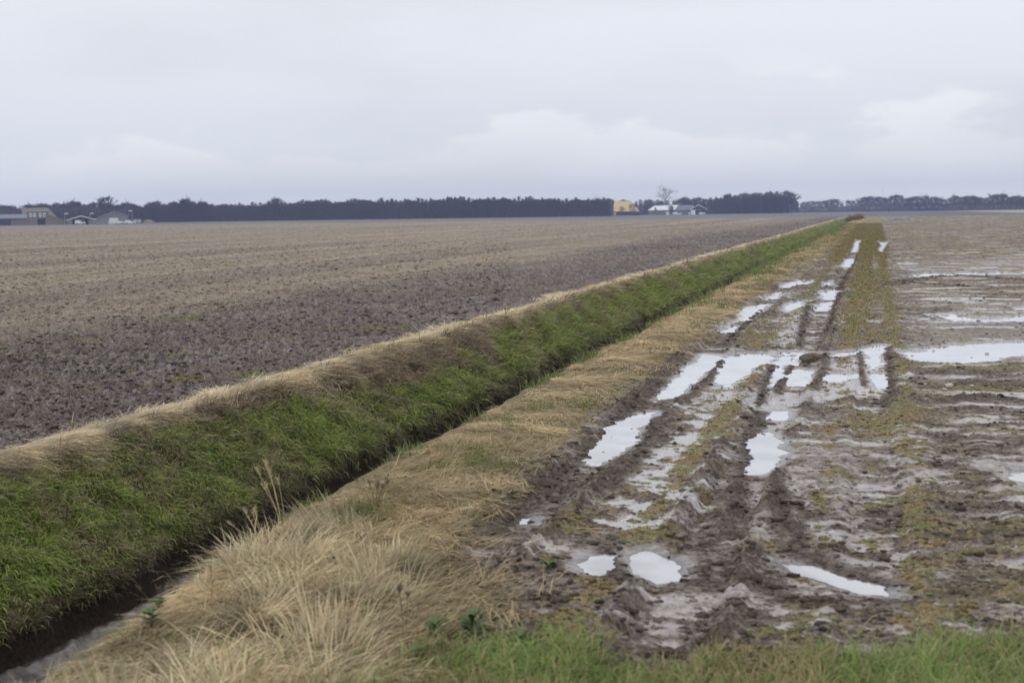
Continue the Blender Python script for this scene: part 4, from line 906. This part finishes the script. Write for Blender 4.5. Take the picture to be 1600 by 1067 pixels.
rf = part(b, "roof", MB().add([(-7.2,-.5,3.2),(6.4,-.5,3.2),(6.4,8.5,3.2),(-7.2,8.5,3.2),(-4.6,4,6.7),(6.0,4,6.7)], [(0,1,5,4),(1,2,5),(2,3,4,5),(3,0,4),(3,2,1,0)]), m_rf)
link("chimney", MB().box(-3.0, -2.1, 3.5, 4.4, 5.9, 8.2).box(-3.1, -2.0, 3.4, 4.5, 8.2, 8.35).mesh("chimney", m_rf), parent=rf); wins(b, [(-4.4, -2.9, 1, 2.4), (-.4, 1.1, 1, 2.4), (2.2, 3.6, 1, 2.4)], 0, m_w, m_gl)
b = place("barn", 1091.5, DM-4, "barn", "dark gabled barn with white roof edges and a white door")
part(b, "wall", MB().prism([(-5.4, -.1), (5.4, -.1), (5.4, 3.6), (0, 6.4), (-5.4, 3.6)], 0, 14), m_dk); part(b, "roof", gable_roof_front(5.5, 3.5, 6.5, 0, 14, .18, .4), m_rf)
part(b, "fascia", MB().prism([(-6.0, 3.2), (-6.0, 3.6), (0, 7.0), (6.0, 3.6), (6.0, 3.2), (0, 6.55)], -.62, -.42), m_w)
part(b, "door", MB().box(-5.3, -2.2, -.2, .02, 0, 3.3), m_w); part(b, "door_track", MB().box(-5.4, 1.5, -.25, -.02, 3.3, 3.5), m_st)
van(1097.5, DM-12, 1, "white van parked in front of the dark gabled barn", L=4.6, H=1.5); van(1058, DM-9, 1, "long white van parked before the farmhouse wall", L=6.0, H=2.0)
container(1043, DM-6, 2.1, 2.2, m_w, "upright white container left of the farmhouse", name="storage_container"); container(1077, DM-6, 1.0, 1.9, m_w, "narrow white bin between the farmhouse and the dark barn", "bin", "waste_bin")
# slender mast on the skyline
x, y = at(1379, 1600); r_ = link("mast", None, (x, y, 0), category="mast", label="thin radio mast rising above the right hand tree row")
part(r_, "pole", MB().tube([(0, 0, 0), (0, 0, 24)], .18, .08, 6), m_st); part(r_, "crossbar", MB().box(-1, 1, -.05, .05, 22.4, 22.55).box(-.6, .6, -.05, .05, 20.9, 21.05), m_st)
# ------------------------------------------------------------------ haze
mh = bpy.data.materials.new("haze_air"); mh.use_nodes = True; t = mh.node_tree; t.nodes.clear()
pv = N(t, 'ShaderNodeVolumePrincipled'); pv.inputs['Color'].default_value = (.50, .60, 1.0, 1); pv.inputs['Density'].default_value = .00030; pv.inputs['Anisotropy'].default_value = 0.2
mo = N(t, 'ShaderNodeOutputMaterial'); t.links.new(pv.outputs[0], mo.inputs['Volume'])
hb = MB().box(-1720, 1720, -1720, 1720, -4, 32)
link("haze", hb.mesh("haze", mh), kind="stuff")
sc.cycles.volume_bounces = 0; sc.cycles.max_bounces = 6; sc.cycles.transparent_max_bounces = 8
sc.cycles.use_adaptive_sampling = True; sc.cycles.use_denoising = True; sc.cycles.denoiser = 'OPENIMAGEDENOISE'; sc.cycles.denoising_input_passes = 'RGB_ALBEDO_NORMAL'; sc.cycles.denoising_prefilter = 'ACCURATE'
